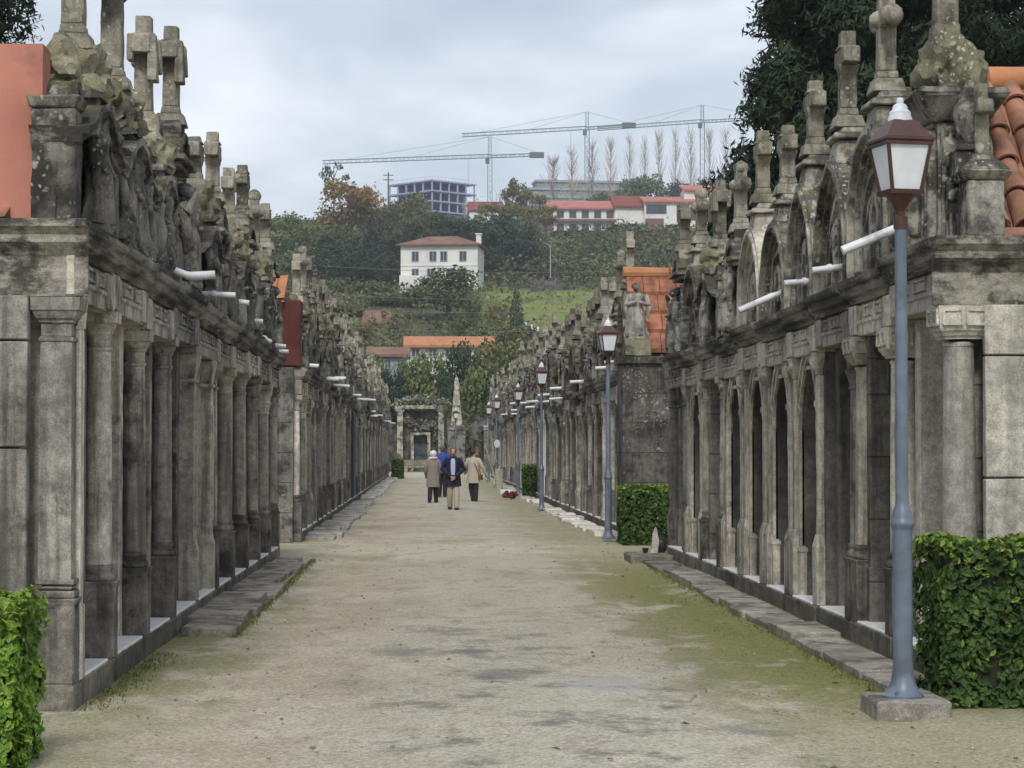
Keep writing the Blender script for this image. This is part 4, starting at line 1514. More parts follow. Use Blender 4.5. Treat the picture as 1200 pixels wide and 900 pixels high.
lamps = [((3.10, 14.2, .10), 12, 'nearest blue grey lamp post, on a stone block beside the near right hedge', 4.02, .10),
         ((3.36, 40.5, .06), 8, 'second lamp post along the right kerb, beside the mid right hedge', 4.15, .06),
         ((3.20, 61.0, .02), 5, 'third lamp post, dark pole in front of the white marble pillars', 4.15, .02),
         ((3.38, 81.0, .02), 10, 'fourth lamp post along the right kerb, beside the small far hedge', 4.15, .02),
         ((3.11, 97.5, .0), 14, 'fifth lamp post along the right kerb, its white cap highest of the two far ones', 4.15, 0),
         ((3.20, 113.0, .0), 6, 'sixth lamp post along the right kerb, beside the right far obelisk', 4.15, 0),
         ((1.72, 130.0, .0), 9, 'farthest lamp post, alone near the middle in front of the left obelisk', 4.15, 0)]
lo = [make_lamp(l[0], R(l[1]), l[2], l[3], l[4]) for l in lamps]
e = MB()
e.lathe([(.0, 0), (.13, .0), (.13, .02), (.0, .02)], 0, 0, 20)
e.v = [(x, z - .075, y * 1.4 + 1.95) for x, y, z in e.v]
obj('round_plate', e.mesh('round_plate', smooth=30), M['lampwhite'], lo[4])

e = MB()
e.box(2.88, 3.36, 13.95, 14.52, -.05, .105)
tag(obj('stone_block', e.mesh('stone_block', rug=(.15, .008, 5, 4), smooth=30, bevel=.015), M['slab']), 'low grey stone block carrying the nearest lamp post', 'stone')
e = MB()
e.box(3.10, 3.74, 33.1, 34.4, -.05, .11)
tag(obj('stone_step', e.mesh('stone_step', rug=(.2, .01, 5, 9), smooth=30, bevel=.02), M['slab']), 'low stone step at the far end of the near right row', 'stone')
e = MB()
e.prism([(3.44, .11), (3.56, .11), (3.575, .30), (3.54, .50), (3.515, .51), (3.485, .42)], 33.62, 33.70)
tag(obj('marble_stump', e.mesh('marble_stump', rug=(.12, .012, 7, 2), smooth=30, bevel=.01), M['slab_light']), 'small white pointed marble piece standing on the stone step', 'marble piece')
e = MB()
e.lathe([(.05, .11), (.075, .16), (.085, .25), (.06, .31), (.07, .33), (.06, .335)], 3.64, 33.9, 14)
tag(obj('flower_vase', e.mesh('flower_vase', smooth=40), M['door']), 'taller dark little vase right of the white marble piece', 'vase')
e = MB()
e.lathe([(.03, .11), (.045, .15), (.05, .19)], 3.38, 33.8, 10)
tag(obj('flower_vase', e.mesh('flower_vase', smooth=40), M['door']), 'low dark bowl-like vase left of the white marble piece', 'vase')


# ---------------------------------------------------------------- hedges
def make_hedge(x0, x1, y0, y1, h, n, leaf, label, seed, bright_top=True, mat='hedge', rough=.05):
    rg = random.Random(seed)
    root = empty('hedge', ((x0 + x1) / 2, (y0 + y1) / 2, 0))
    ox, oy = root.location.x, root.location.y
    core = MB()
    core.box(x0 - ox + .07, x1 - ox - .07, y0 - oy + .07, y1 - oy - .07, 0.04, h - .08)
    obj('dark_core', core.mesh('dark_core', rug=(.15, .03, 4, seed), smooth=0), M['hedgecore'], root)  # near-black box added as the shaded inside of the hedge, not real twigs
    A, B = MB(), MB()
    W, D = x1 - x0, y1 - y0
    areas = [('f', W * h), ('b', W * h * .3), ('l', D * h), ('r', D * h), ('t', W * D)]
    tot = sum(a for _, a in areas)
    for nm, a in areas:
        for _ in range(int(n * a / tot)):
            p, q = rg.random(), rg.random()
            dep = abs(rg.gauss(0, .035))
            if nm == 'f':
                c, nn = Vector((x0 + p * W, y0 + dep, q * h)), Vector((0, -1, 0))
            elif nm == 'b':
                c, nn = Vector((x0 + p * W, y1 - dep, q * h)), Vector((0, 1, 0))
            elif nm == 'l':
                c, nn = Vector((x0 + dep, y0 + p * D, q * h)), Vector((-1, 0, 0))
            elif nm == 'r':
                c, nn = Vector((x1 - dep, y0 + p * D, q * h)), Vector((1, 0, 0))
            else:
                c, nn = Vector((x0 + p * W, y0 + q * D, h - dep)), Vector((0, 0, 1))
            bul = noise.noise(c * 3.5 + Vector((seed, 0, 0)))
            c += nn * (rough * bul + .022 * noise.noise(c * 11))
            if bul < -.32 and rg.random() < .75:
                continue
            edge = nm != 't' and h - c.z < .05 + .12 * rg.random()
            nrm = (nn + Vector((rg.gauss(0, .5), rg.gauss(0, .5), rg.gauss(.25, .5)))).normalized()
            t = nrm.cross(Vector((rg.gauss(0, 1), rg.gauss(0, 1), rg.gauss(0, 1)))).normalized()
            b = nrm.cross(t)
            L = leaf * rg.uniform(.7, 1.3)
            Wd = L * rg.uniform(.45, .62)
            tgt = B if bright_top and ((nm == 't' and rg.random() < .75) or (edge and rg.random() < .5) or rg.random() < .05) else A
            cx, cy = c.x - ox, c.y - oy
            P = Vector((cx, cy, c.z))
            tgt.add([P - t * L, P - t * L * .2 + b * Wd + nrm * L * .18, P + t * L * .55 + b * Wd * .7 + nrm * L * .14, P + t * L,
                     P + t * L * .55 - b * Wd * .7 + nrm * L * .14, P - t * L * .2 - b * Wd + nrm * L * .18],
                    [(0, 1, 2, 3), (0, 3, 4, 5)])
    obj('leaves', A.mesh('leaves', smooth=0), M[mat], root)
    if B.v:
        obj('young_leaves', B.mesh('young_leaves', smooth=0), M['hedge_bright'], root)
    tag(root, label, 'hedge')
    return root


M['hedgecore'] = plain('hedge_inside_shade', (0.018, 0.024, 0.010), 0.95, .3, 9)
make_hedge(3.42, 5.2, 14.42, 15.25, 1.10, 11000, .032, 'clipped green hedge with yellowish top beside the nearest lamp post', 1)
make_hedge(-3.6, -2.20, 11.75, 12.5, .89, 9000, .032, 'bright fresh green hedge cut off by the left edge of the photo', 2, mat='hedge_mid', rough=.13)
make_hedge(3.50, 4.9, 38.8, 40.2, 1.05, 6000, .045, 'mid right hedge across the opening between the two right rows', 3)
make_hedge(3.42, 3.80, 76.5, 78.2, 1.15, 1500, .06, 'small far hedge by the fourth lamp post', 4)
make_hedge(-2.0, -1.35, 126, 128.2, 1.15, 1500, .07, 'small far hedge at the end of the left row', 5)

# red flowers, white packet and plank by the far right kerb
e = MB()
rg = random.Random(5)
for k in range(26):
    e.blob((2.85 + rg.uniform(-.22, .22), 74.8 + rg.uniform(-.15, .15), .08 + rg.uniform(0, .16)), rg.uniform(.05, .08), 1, .4, 2, k)
M['redflower'] = plain('dark_red_petals', (0.14, 0.02, 0.015), .8, .3, 20)
tag(obj('flower_bunch', e.mesh('flower_bunch', smooth=0), M['redflower']), 'dark red flower bunch lying on the ground by the far right kerb', 'flowers')
e = MB()
e.box(2.7, 3.2, 80.5, 80.9, 0, .22)
e.box(2.74, 3.16, 80.46, 80.5, .04, .18)
tag(obj('storage_box', e.mesh('storage_box', bevel=.02, rug=(1, 0, 1, 1)), M['lampwhite']), 'white box on the ground behind the dark red flowers', 'box')
e = MB()
e.tube([(2.55, 95, 1.9), (3.08, 95.3, .05)], .05, 4)
e.box(2.98, 3.3, 95.1, 95.5, 0, .85)
tag(obj('leaning_board', e.mesh('leaning_board', smooth=0), M['column_light']), 'pale board leaning beside the woman in the beige coat', 'board')

# fallen leaves and small stones
e = MB()
rg = random.Random(21)
for k in range(150):
    y = 11 + 45 * rg.random() ** 1.6
    x = rg.choice((rg.uniform(-2.2, 3.3), rg.gauss(2.9, .3), rg.gauss(-1.7, .3)))
    if not (-1.75 < x < 3.25):
        continue
    z = terrain(x, y) + .022
    s = rg.uniform(.015, .035)
    a = rg.uniform(0, 6.3)
    c, d = math.cos(a) * s, math.sin(a) * s
    e.add([(x - c, y - d, z), (x - d * .5, y + c * .5, z + rg.uniform(.004, .02)), (x + c, y + d, z + .004), (x + d * .5, y - c * .5, z + rg.uniform(.004, .02))], [(0, 1, 2, 3)])
M['leaflitter'] = plain('dry_leaf', (0.20, 0.11, 0.045), .9, .5, 30)
tag(obj('fallen_leaves', e.mesh('fallen_leaves', smooth=0), M['leaflitter']), None, None, None, 'stuff')
e = MB()
for k in range(380):
    y = 10.5 + 32 * rg.random() ** 1.5
    x = rg.uniform(-1.9, 3.3)
    r = rg.uniform(.005, .014) * (1.5 if rg.random() < .06 else 1)
    e.blob((x, y, terrain(x, y) + .012), (r * 1.3, r, r * .7), 1, .3, 2, k * .7)
tag(obj('pebbles', e.mesh('pebbles', smooth=0), M['column_light']), None, None, None, 'stuff')
# tufts of moss and grass along the stones
e = MB()
for k in range(5200):
    s = rg.random()
    if s < .30:
        y = rg.uniform(20, 34); x = -1.78 + abs(rg.gauss(0, .05)); hh = .035
    elif s < .62:
        y = 15.3 + 16 * rg.random() ** 1.3; x = 3.27 - abs(rg.gauss(0, .07)); hh = .03
    elif s < .78:
        y = rg.uniform(14.5, 18.5); x = -2.28 + abs(rg.gauss(0, .10)); hh = .025
    else:
        y = rg.uniform(15, 27); x = 3.1 - abs(rg.gauss(0, .7)); hh = .018
        if noise.noise(Vector((x * 1.6, y * .9, 2))) < .1:
            continue
    z = terrain(x, y) + .004
    a = rg.uniform(0, 6.3)
    w_ = rg.uniform(.003, .007)
    hgt = hh * rg.uniform(.5, 1.5)
    lx, ly = rg.gauss(0, .6) * hgt, rg.gauss(0, .6) * hgt
    e.add([(x - math.cos(a) * w_, y - math.sin(a) * w_, z), (x + math.cos(a) * w_, y + math.sin(a) * w_, z), (x + lx, y + ly, z + hgt)], [(0, 1, 2)])
M['tuft'] = foliage('short_grass', (0.10, 0.13, 0.03), (0.17, 0.20, 0.05), 3.0, .1, .2)
tag(obj('grass_tufts', e.mesh('grass_tufts', smooth=0), M['tuft']), None, None, None, 'stuff')

# ---------------------------------------------------------------- end of the alley
ge = empty('ivy_covered_gate', (-.45, 165, 0))
e = MB()
for s in (-1, 1):
    e.box(s * 1.55 - .22, s * 1.55 + .22, -.3, .3, 0, 4.5)
    e.taper(s * 1.55, 0, 4.5, 4.7, .3, .35, .34, .4)
e.box(-1.9, 1.9, -.35, .35, 4.7, 5.0)
e.box(-.75, .75, -.2, .2, 2.75, 2.95)
for s in (-1, 1):
    e.box(s * .62 - .12, s * .62 + .12, -.2, .2, 0, 2.75)
obj('stone_frame', e.mesh('stone_frame', rug=(.3, .03, 4, 3), smooth=30, bevel=.02), M['attic_light'], ge)
e = MB()
e.box(-1.4, 1.4, .5, 3, 0, 4.6)
obj('wall', e.mesh('wall', smooth=0), M['wall_dark'], ge)
e = MB()
for k in range(7):
    e.box(-.48 + k * .16 - .02, -.48 + k * .16 + .02, .42, .47, .1, 2.7)
e.box(-.5, .5, .41, .48, 1.3, 1.36)
obj('grille_door', e.mesh('grille_door', smooth=0), M['blue'], ge)


def leaf_cloud(mb, blobs, n, size, seed, shell=.55, flat=.0, thin=1.0):
    rg = random.Random(seed)
    wts = [b[1][0] * b[1][1] + b[1][2] * b[1][0] for b in blobs]
    tot = sum(wts)
    for (c, r), wt in zip(blobs, wts):
        sdv = Vector((rg.uniform(0, 50), rg.uniform(0, 50), rg.uniform(0, 50)))
        for _ in range(int(n * wt / tot)):
            d = Vector((rg.gauss(0, 1), rg.gauss(0, 1), rg.gauss(0, 1))).normalized()
            k = 1 + .34 * noise.noise(d * 2.1 + sdv) + .22 * noise.noise(d * 5.5 + sdv)
            k *= 1 - shell * rg.random() ** 2.2
            p = Vector((c[0] + d.x * r[0] * k, c[1] + d.y * r[1] * k, c[2] + d.z * r[2] * k))
            nrm = (d * .8 + Vector((rg.gauss(0, .6), rg.gauss(0, .6), rg.gauss(.2, .6)))).normalized()
            t = nrm.cross(Vector((rg.gauss(0, 1), rg.gauss(0, 1), rg.gauss(0, 1)))).normalized()
            b = nrm.cross(t)
            s = size * rg.uniform(.5, 1.4)
            u = s * rg.uniform(.4, .9) * thin
            if flat:
                t = (t + Vector((0, 0, -flat))).normalized()
            mb.add([p - t * s, p + b * (u * .9), p + t * s * .9 + nrm * s * .2, p - b * u], [(0, 1, 2, 3)])


e = MB()
leaf_cloud(e, [((x, 0, 4.95 + (.35 if abs(x) < 1 else .1)), (.55, .5, .5)) for x in (-1.6, -.9, -.2, .5, 1.2, 1.7)] +
           [((.2, .1, 3.5), (1.1, .3, .5)), ((1.2, .2, 3.2), (.35, .3, 1.2)), ((-1.0, .2, 3.9), (.5, .3, .4))], 2600, .11, 4)
obj('ivy', e.mesh('ivy', smooth=0), M['ivy_grey'] if 'ivy_grey' in M else M['ivy'], ge)
tag(ge, 'tall stone gate frame topped with grey ivy at the end of the alley', 'gate')
e = MB()
e.box(-1.0, 1.0, 0, .45, .35, .47)
for s in (-1, 1):
    e.box(s * .75 - .12, s * .75 + .12, .05, .4, 0, .35)
e.box(-.9, .9, .40, .5, .47, .9)
b_ = obj('stone_bench', e.mesh('stone_bench', rug=(.2, .015, 5, 2), smooth=30, bevel=.02), M['rock'], None, (-.75, 160, 0))
tag(b_, 'low mossy stone bench before the ivy topped gate', 'bench')
for px, py, d, lab in ((535, 440, 158, 'slender grey obelisk left of the two at the end of the alley'), (577, 442, 160, 'slender grey obelisk right of the two, behind far lamp posts')):
    p_ = at(px, py, d)
    root = empty('obelisk', (p_.x, p_.y, 0))
    e = MB()
    e.taper(0, 0, 3.4, p_.z - .25, .40, .40, .13, .13)
    e.taper(0, 0, p_.z - .25, p_.z, .13, .13, .01, .01)
    obj('shaft', e.mesh('shaft', rug=(.4, .015, 4, px), smooth=20), M['attic_light'], root)
    e = MB()
    e.box(-.62, .62, -.62, .62, 0, 3.1)
    e.taper(0, 0, 3.1, 3.4, .7, .7, .55, .55)
    obj('pedestal', e.mesh('pedestal', rug=(.4, .02, 4, px), smooth=20), M['wall_dark'], root)
    tag(root, lab, 'obelisk', 'obelisks at the end of the alley')
ru = empty('ivy_covered_wall', (3.5, 163, 0))
e = MB()
cur = arc_round(.55, 0, 2.6, 12)
e.archwall(-2.0, 3.6, 0, 4.3, -.4, .4, [(x + .9, z) for x, z in cur])
obj('wall', e.mesh('wall', rug=(.5, .03, 3, 3), smooth=30), M['wall_dark'], ru)
e = MB()
leaf_cloud(e, [((x, -.3, z), (.55, .3, .5)) for x, z in ((-1.7, 4.3), (-1.0, 4.5), (-.3, 4.2), (.6, 4.5), (1.4, 4.2), (2.2, 4.5), (3.0, 4.2), (-1.4, 3.2), (-1.6, 2.2), (-.6, 3.0), (-.9, 1.6), (-.2, 2.1), (-1.5, .9), (-.4, .7), (2.2, 2.0), (2.8, 3.1))],
           3800, .12, 14)
obj('ivy', e.mesh('ivy', smooth=0), M['ivy'], ru)
tag(ru, 'dark stone wall overgrown with ivy and a round arch between the obelisks', 'wall')
for sx, xx in (('left', -4.8), ('right', 8.6)):
    e = MB()
    e.box(-2.6, 2.6, 0, 1.2, 0, 3.4)
    e.box(-2.7, 2.7, -.1, 1.3, 3.4, 3.7)
    for k in range(5):
        e.box(-2.3 + k * 1.1 - .12, -2.3 + k * 1.1 + .12, -.12, 0, 0, 3.4)
    b_ = obj('chapel_wall', e.mesh('chapel_wall', rug=(.4, .015, 4, 6), smooth=30), M['wall_dark'], None, (xx, 166, 0))
    tag(b_, f'dark pilastered wall closing the alley {"left of the ivy topped gate" if sx == "left" else "right of the ivy grown arch"}', 'wall')
# ---------------------------------------------------------------- people
def skin_mesh(name, pts, edges, sub=1):
    """pts: list of (co, rx, ry); one continuous skinned surface"""
    me = bpy.data.meshes.new(name)
    me.from_pydata([p[0] for p in pts], edges, [])
    o = bpy.data.objects.new(name, me)
    COL.objects.link(o)
    md = o.modifiers.new('s', 'SKIN')
    sv = me.skin_vertices[0].data
    for i, p in enumerate(pts):
        sv[i].radius = (p[1], p[2])
        sv[i].use_root = (i == 0)
    ss = o.modifiers.new('u', 'SUBSURF')
    ss.levels = ss.render_levels = sub
    dg = bpy.context.evaluated_depsgraph_get()
    res = bpy.data.meshes.new_from_object(o.evaluated_get(dg))
    bpy.data.objects.remove(o)
    bpy.data.meshes.remove(me)
    res.name = name
    res.polygons.foreach_set('use_smooth', [True] * len(res.polygons))
    return res


def loft(mb, rings, n=20, fold=0.0, ph=0.0):
    vs = []
    for (z, rx, ry, cx, cy) in rings:
        for k in range(n):
            a = 2 * math.pi * k / n
            f = 1 + fold * math.sin(5 * a + ph + z * 3)
            vs.append((cx + rx * f * math.cos(a), cy + ry * f * math.sin(a), z))
    fs = [(j * n + k, j * n + (k + 1) % n, (j + 1) * n + (k + 1) % n, (j + 1) * n + k) for j in range(len(rings) - 1) for k in range(n)]
    fs.append(tuple((len(rings) - 1) * n + k for k in range(n)))
    mb.add(vs, fs)


M['skin'] = plain('skin', (0.42, 0.24, 0.17), .6, .06, 20)
M['navy'] = plain('navy_coat', (0.012, 0.014, 0.032), .85, .15, 30)
M['shirt'] = plain('pale_blue_shirt', (0.38, 0.47, 0.60), .85, .06, 30)
M['beigetr'] = plain('beige_trousers', (0.40, 0.35, 0.27), .9, .08, 20)
M['darktr'] = plain('dark_trousers', (0.022, 0.018, 0.024), .9, .15, 20)
M['greycoat'] = plain('grey_brown_coat', (0.24, 0.21, 0.185), .9, .14, 26, bump=.3)
M['whitehood'] = plain('white_wool', (0.66, 0.65, 0.63), .95, .1, 40)
M['trench'] = plain('beige_raincoat', (0.41, 0.375, 0.31), .8, .08, 12)
M['bluejacket'] = plain('bright_blue_jacket', (0.02, 0.06, 0.30), .7, .12, 20)
M['shoe'] = plain('dark_shoe', (0.02, 0.017, 0.015), .5, .1, 20)
M['hair_dark'] = plain('dark_red_brown_hair', (0.05, 0.022, 0.018), .7, .2, 60)
M['hair_grey'] = plain('grey_brown_hair', (0.13, 0.10, 0.08), .7, .2, 60)
M['bag'] = plain('brown_leather_bag', (0.12, 0.055, 0.025), .5, .15, 20)


def person(loc, face, H, label, arms, step, coat, coat_len, trouser, shoe, hair, hood=None, shirt=None, open_front=False, bag=False, girth=1.0, headturn=0.0):
    """face: turn about z (0 looks away from the camera, +y); arms: {-1:(elbow,hand), 1:(elbow,hand)}; step: {-1:(knee,ankle), 1:...}, all for a height of 1"""
    root = empty('person', loc, face)
    S = H
    hipz, shz = .50, .815
    P = []
    E = []

    def add(co, rx, ry=None, par=None):
        P.append((Vector(co) * S, rx * S, (ry or rx) * S))
        if par is not None:
            E.append((par, len(P) - 1))
        return len(P) - 1
    pel = add((0, 0, hipz + .02), .085 * girth, .060)
    wst = add((0, 0, .62), .072 * girth, .052, pel)
    chs = add((0, .0, .74), .090, .058, wst)
    nk0 = add((0, -.005, .83), .040, .036, chs)
    nk = add((0, .004, .862), .030, .030, nk0)
    hd = add((0, .012, .905), .042, .050, nk)
    ht = add((0, .008, .955), .046, .054, hd)
    add((0, .004, .985), .028, .034, ht)
    nose = add((.0 + .068 * math.sin(headturn), .012 + .062 * math.cos(headturn), .918), .008, .010, hd)
    for s in (-1, 1):
        sh = add((s * .098, 0, shz - .008), .036, .036, chs)
        el, ha = arms[s]
        e_ = add(el, .026, .026, sh)
        dv = (Vector(ha) - Vector(el)).normalized()
        wr = add(Vector(ha) - dv * .028, .017, .015, e_)
        pm = add(Vector(ha) + dv * .018, .022, .012, wr)
        side = dv.cross(Vector((0, 1, 0)))
        side = side.normalized() if side.length > .1 else Vector((1, 0, 0))
        dn = dv.cross(side).normalized()
        for q in range(4):
            o = (q - 1.5) * .0105
            ln = (.040, .048, .046, .034)[q]
            f1 = add(Vector(ha) + dv * (.030 + ln * .5) + side * o, .0050, .0050, pm)
            add(Vector(ha) + dv * (.030 + ln * .85) + side * o + dn * .012, .0042, .0042, f1)
        t1 = add(Vector(ha) + dv * .012 + side * .026, .0058, .0058, pm)
        add(Vector(ha) + dv * .034 + side * .034 + dn * .006, .0048, .0048, t1)
        hp = add((s * .048, 0, hipz - .03), .044, .050, pel)
        kn, an = step[s]
        k_ = add(kn, .036, .038, hp)
        a_ = add(an, .023, .025, k_)
        add((an[0], an[1] + .075, an[2] - .018), .020, .015, a_)
    body = obj('body', skin_mesh('body', P, E, 1), M['skin'], root)
    # clothes
    c = MB()
    g = girth
    zb = coat_len
    flare = .118 * g if coat_len < .42 else .104 * g
    rings = [(zb, flare, .090, 0, 0), (zb + .004, flare, .090, 0, 0), ((zb + .5) / 2, .112 * g, .084, 0, 0), (.52, .106 * g, .080, 0, 0), (.62, .095 * g, .070, 0, 0), (.72, .112, .076, 0, 0),
             (.785, .120, .070, 0, 0), (.822, .088, .056, 0, 0), (.845, .048, .046, 0, .0), (.858, .044, .044, 0, .004)]
    loft(c, rings, 24, .03, len(label))
    for s in (-1, 1):
        el, ha = Vector(arms[s][0]), Vector(arms[s][1])
        dv = (ha - el).normalized()
        sh = Vector((s * .098, 0, shz - .01))
        c.tube([Vector((s * .065, 0, shz - .01)), sh, sh.lerp(el, .5), el, el.lerp(ha, .5), ha - dv * .02], [.040, .046, .041, .037, .033, .031], 12)
    c.tube([(-.045, -.03, .845), (-.03, .045, .835), (0, .06, .80)], [.014, .013, .010], 6)
    c.tube([(.045, -.03, .845), (.03, .045, .835), (0, .06, .80)], [.014, .013, .010], 6)
    c.v = [tuple(Vector(p) * S) for p in c.v]
    obj('coat', c.mesh('coat', smooth=60), M[coat], root)
    if open_front:
        q = MB()
        vs = []
        rows_ = [(.56, .026), (.64, .034), (.72, .036), (.79, .034), (.825, .022)]
        yy = {.56: .084, .64: .078, .72: .083, .79: .077, .825: .062}
        for z, wd in rows_:
            for k in range(5):
                x = -wd + 2 * wd * k / 4
                vs.append((x * S, (yy[z] + .006 - x * x * 4) * S, z * S))
                vs.append((x * S, (yy[z] - .02 - x * x * 4) * S, z * S))
        fs = []
        for j in range(4):
            for k in range(4):
                a = j * 10 + k * 2
                fs.append((a, a + 2, a + 12, a + 10))
        q.add(vs, fs)
        obj('shirt', q.mesh('shirt', smooth=60), M[shirt], root)
    t = MB()
    for s in (-1, 1):
        kn, an = step[s]
        t.tube([(s * .044, 0, hipz + .02), (s * .047, 0, hipz - .08), kn, (Vector(kn) + Vector(an)) / 2, Vector(an) + Vector((0, 0, .0))], [.046, .052, .048, .044, .040], 14)
    t.v = [tuple(Vector(p) * S) for p in t.v]
    obj('trousers', t.mesh('trousers', smooth=60), M[trouser], root)
    for s in (-1, 1):
        kn, an = step[s]
        h = MB()
        toe = max(0.018, an[2] - .03)
        h.tube([(an[0], an[1] - .028, an[2] - .012), (an[0], an[1] + .01, an[2] - .012), (an[0], an[1] + .055, toe + .004), (an[0], an[1] + .088, toe - .002)], [.028, .034, .029, .018], 10)
        h.v = [(x * S, y * S, max(.002, z * S)) for x, y, z in h.v]
        obj('shoe', h.mesh('shoe', smooth=60), M[shoe], root)
    h = MB()
    bx, by = -.016 * math.sin(headturn), -.016 * math.cos(headturn)
    if hood:
        h.blob((bx, by, .940), (.068, .074, .070), 3, .10, 2, 2)
        h.tube([(-.06, -.03, .862), (0, -.055, .868), (.06, -.03, .862), (.05, .045, .853), (-.05, .045, .853), (-.06, -.03, .862)], .026, 8)
    else:
        h.blob((bx, by, .958), (.054, .060, .052), 3, .14, 3, 3)
        h.blob((bx * 2, by * 2, .925), (.048, .040, .045), 2, .15, 3, 5)
    h.v = [tuple(Vector(p) * S) for p in h.v]
    obj('hood' if hood else 'hair', h.mesh('hair', smooth=60), M[hood or hair], root)
    f = MB()
    for s in (-1, 1):
        a = headturn + s * .38
        f.blob((.052 * math.sin(a) * S, (.010 + .052 * math.cos(a)) * S, .932 * S), .007 * S, 1, 0, 1, 0)
    f.box(-.014 * S, .014 * S, .056 * S, .061 * S, .886 * S, .890 * S)
    obj('facial_features', f.mesh('facial_features', smooth=60), M['shoe'], root)
    if bag:
        b = MB()
        b.box(.10 * S, .165 * S, -.06 * S, .07 * S, .42 * S, .52 * S)
        b.tube([(.12 * S, -.05 * S, .52 * S), (.06 * S, -.085 * S, .68 * S), (-.05 * S, -.04 * S, .84 * S), (-.02 * S, .06 * S, .80 * S), (.10 * S, .08 * S, .62 * S), (.13 * S, .06 * S, .52 * S)], .008 * S, 6)
        tb = obj('shoulder_bag', b.mesh('shoulder_bag', bevel=.01, rug=(1, 0, 1, 1), smooth=40), M['bag'])
        tb.location = loc
        tb.rotation_euler = (0, 0, face)
        tag(tb, 'brown leather bag hanging at the side of the woman in beige', 'bag')
    tag(root, label, 'person')
    return root


hang = {-1: ((-.150, .01, .64), (-.155, .05, .485)), 1: ((.150, .01, .64), (.155, .05, .485))}
# man in the navy coat: hands joined before him, mid-stride towards the camera
person((.74, 61.3, 0), R(178), 1.76, 'man in open navy coat, pale blue shirt and beige trousers walking with hands clasped',
       {-1: ((-.175, -.01, .655), (-.018, .118, .520)), 1: ((.175, -.03, .655), (.018, .122, .528))},
       {-1: ((-.058, .055, .27), (-.060, .09, .040)), 1: ((.052, .01, .27), (.052, -.09, .055))}, 'navy', .385, 'beigetr', 'shoe', 'hair_grey', shirt='shirt', open_front=True, girth=1.12)
person((.20, 69.0, 0), R(12), 1.66, 'person in long grey brown coat and white woolly hood walking away',
       {-1: ((-.140, .01, .65), (-.120, .085, .53)), 1: ((.140, .02, .65), (.125, .085, .53))},
       {-1: ((-.055, -.015, .26), (-.085, -.105, .07)), 1: ((.055, .02, .26), (.075, .05, .038))}, 'greycoat', .315, 'darktr', 'shoe', 'hair_dark', hood='whitehood', girth=1.10)
person((1.52, 71.0, 0), R(-12), 1.70, 'woman with dark red brown hair in loose beige raincoat, seen from behind, head turned left',
       {-1: ((-.165, .02, .67), (-.185, .10, .57)), 1: ((.185, -.02, .66), (.225, .04, .52))},
       {-1: ((-.050, .02, .26), (-.015, .03, .04)), 1: ((.050, -.01, .26), (.055, -.06, .045))}, 'trench', .36, 'darktr', 'shoe', 'hair_dark', bag=True, girth=1.15, headturn=-1.2 * -1)
person((.56, 78.0, 0), R(-6), 1.84, 'person in bright blue jacket half hidden behind the white hood', hang,
       {-1: ((-.05, .02, .27), (-.055, .0, .04)), 1: ((.05, 0, .27), (.055, -.05, .045))}, 'bluejacket', .47, 'darktr', 'shoe', 'hair_grey', girth=1.1)
# ---------------------------------------------------------------- trees
def branch_mb(mb, rg, p, d, L, r, depth, up=.2, spread=.6, n=4):
    q = p + d * L
    mid = (p + q) / 2 + Vector((rg.gauss(0, 1), rg.gauss(0, 1), 0)) * L * .05
    mb.tube([p, mid, q], [r, r * .8, r * .6], n, False)
    if depth <= 0:
        return
    for _ in range(rg.choice((2, 3, 3))):
        nd = (d + Vector((rg.gauss(0, spread), rg.gauss(0, spread), rg.gauss(up, spread * .5)))).normalized()
        branch_mb(mb, rg, p.lerp(q, rg.uniform(.55, 1)), nd, L * rg.uniform(.55, .8), r * .58, depth - 1, up, spread, n)


PROTO = {}


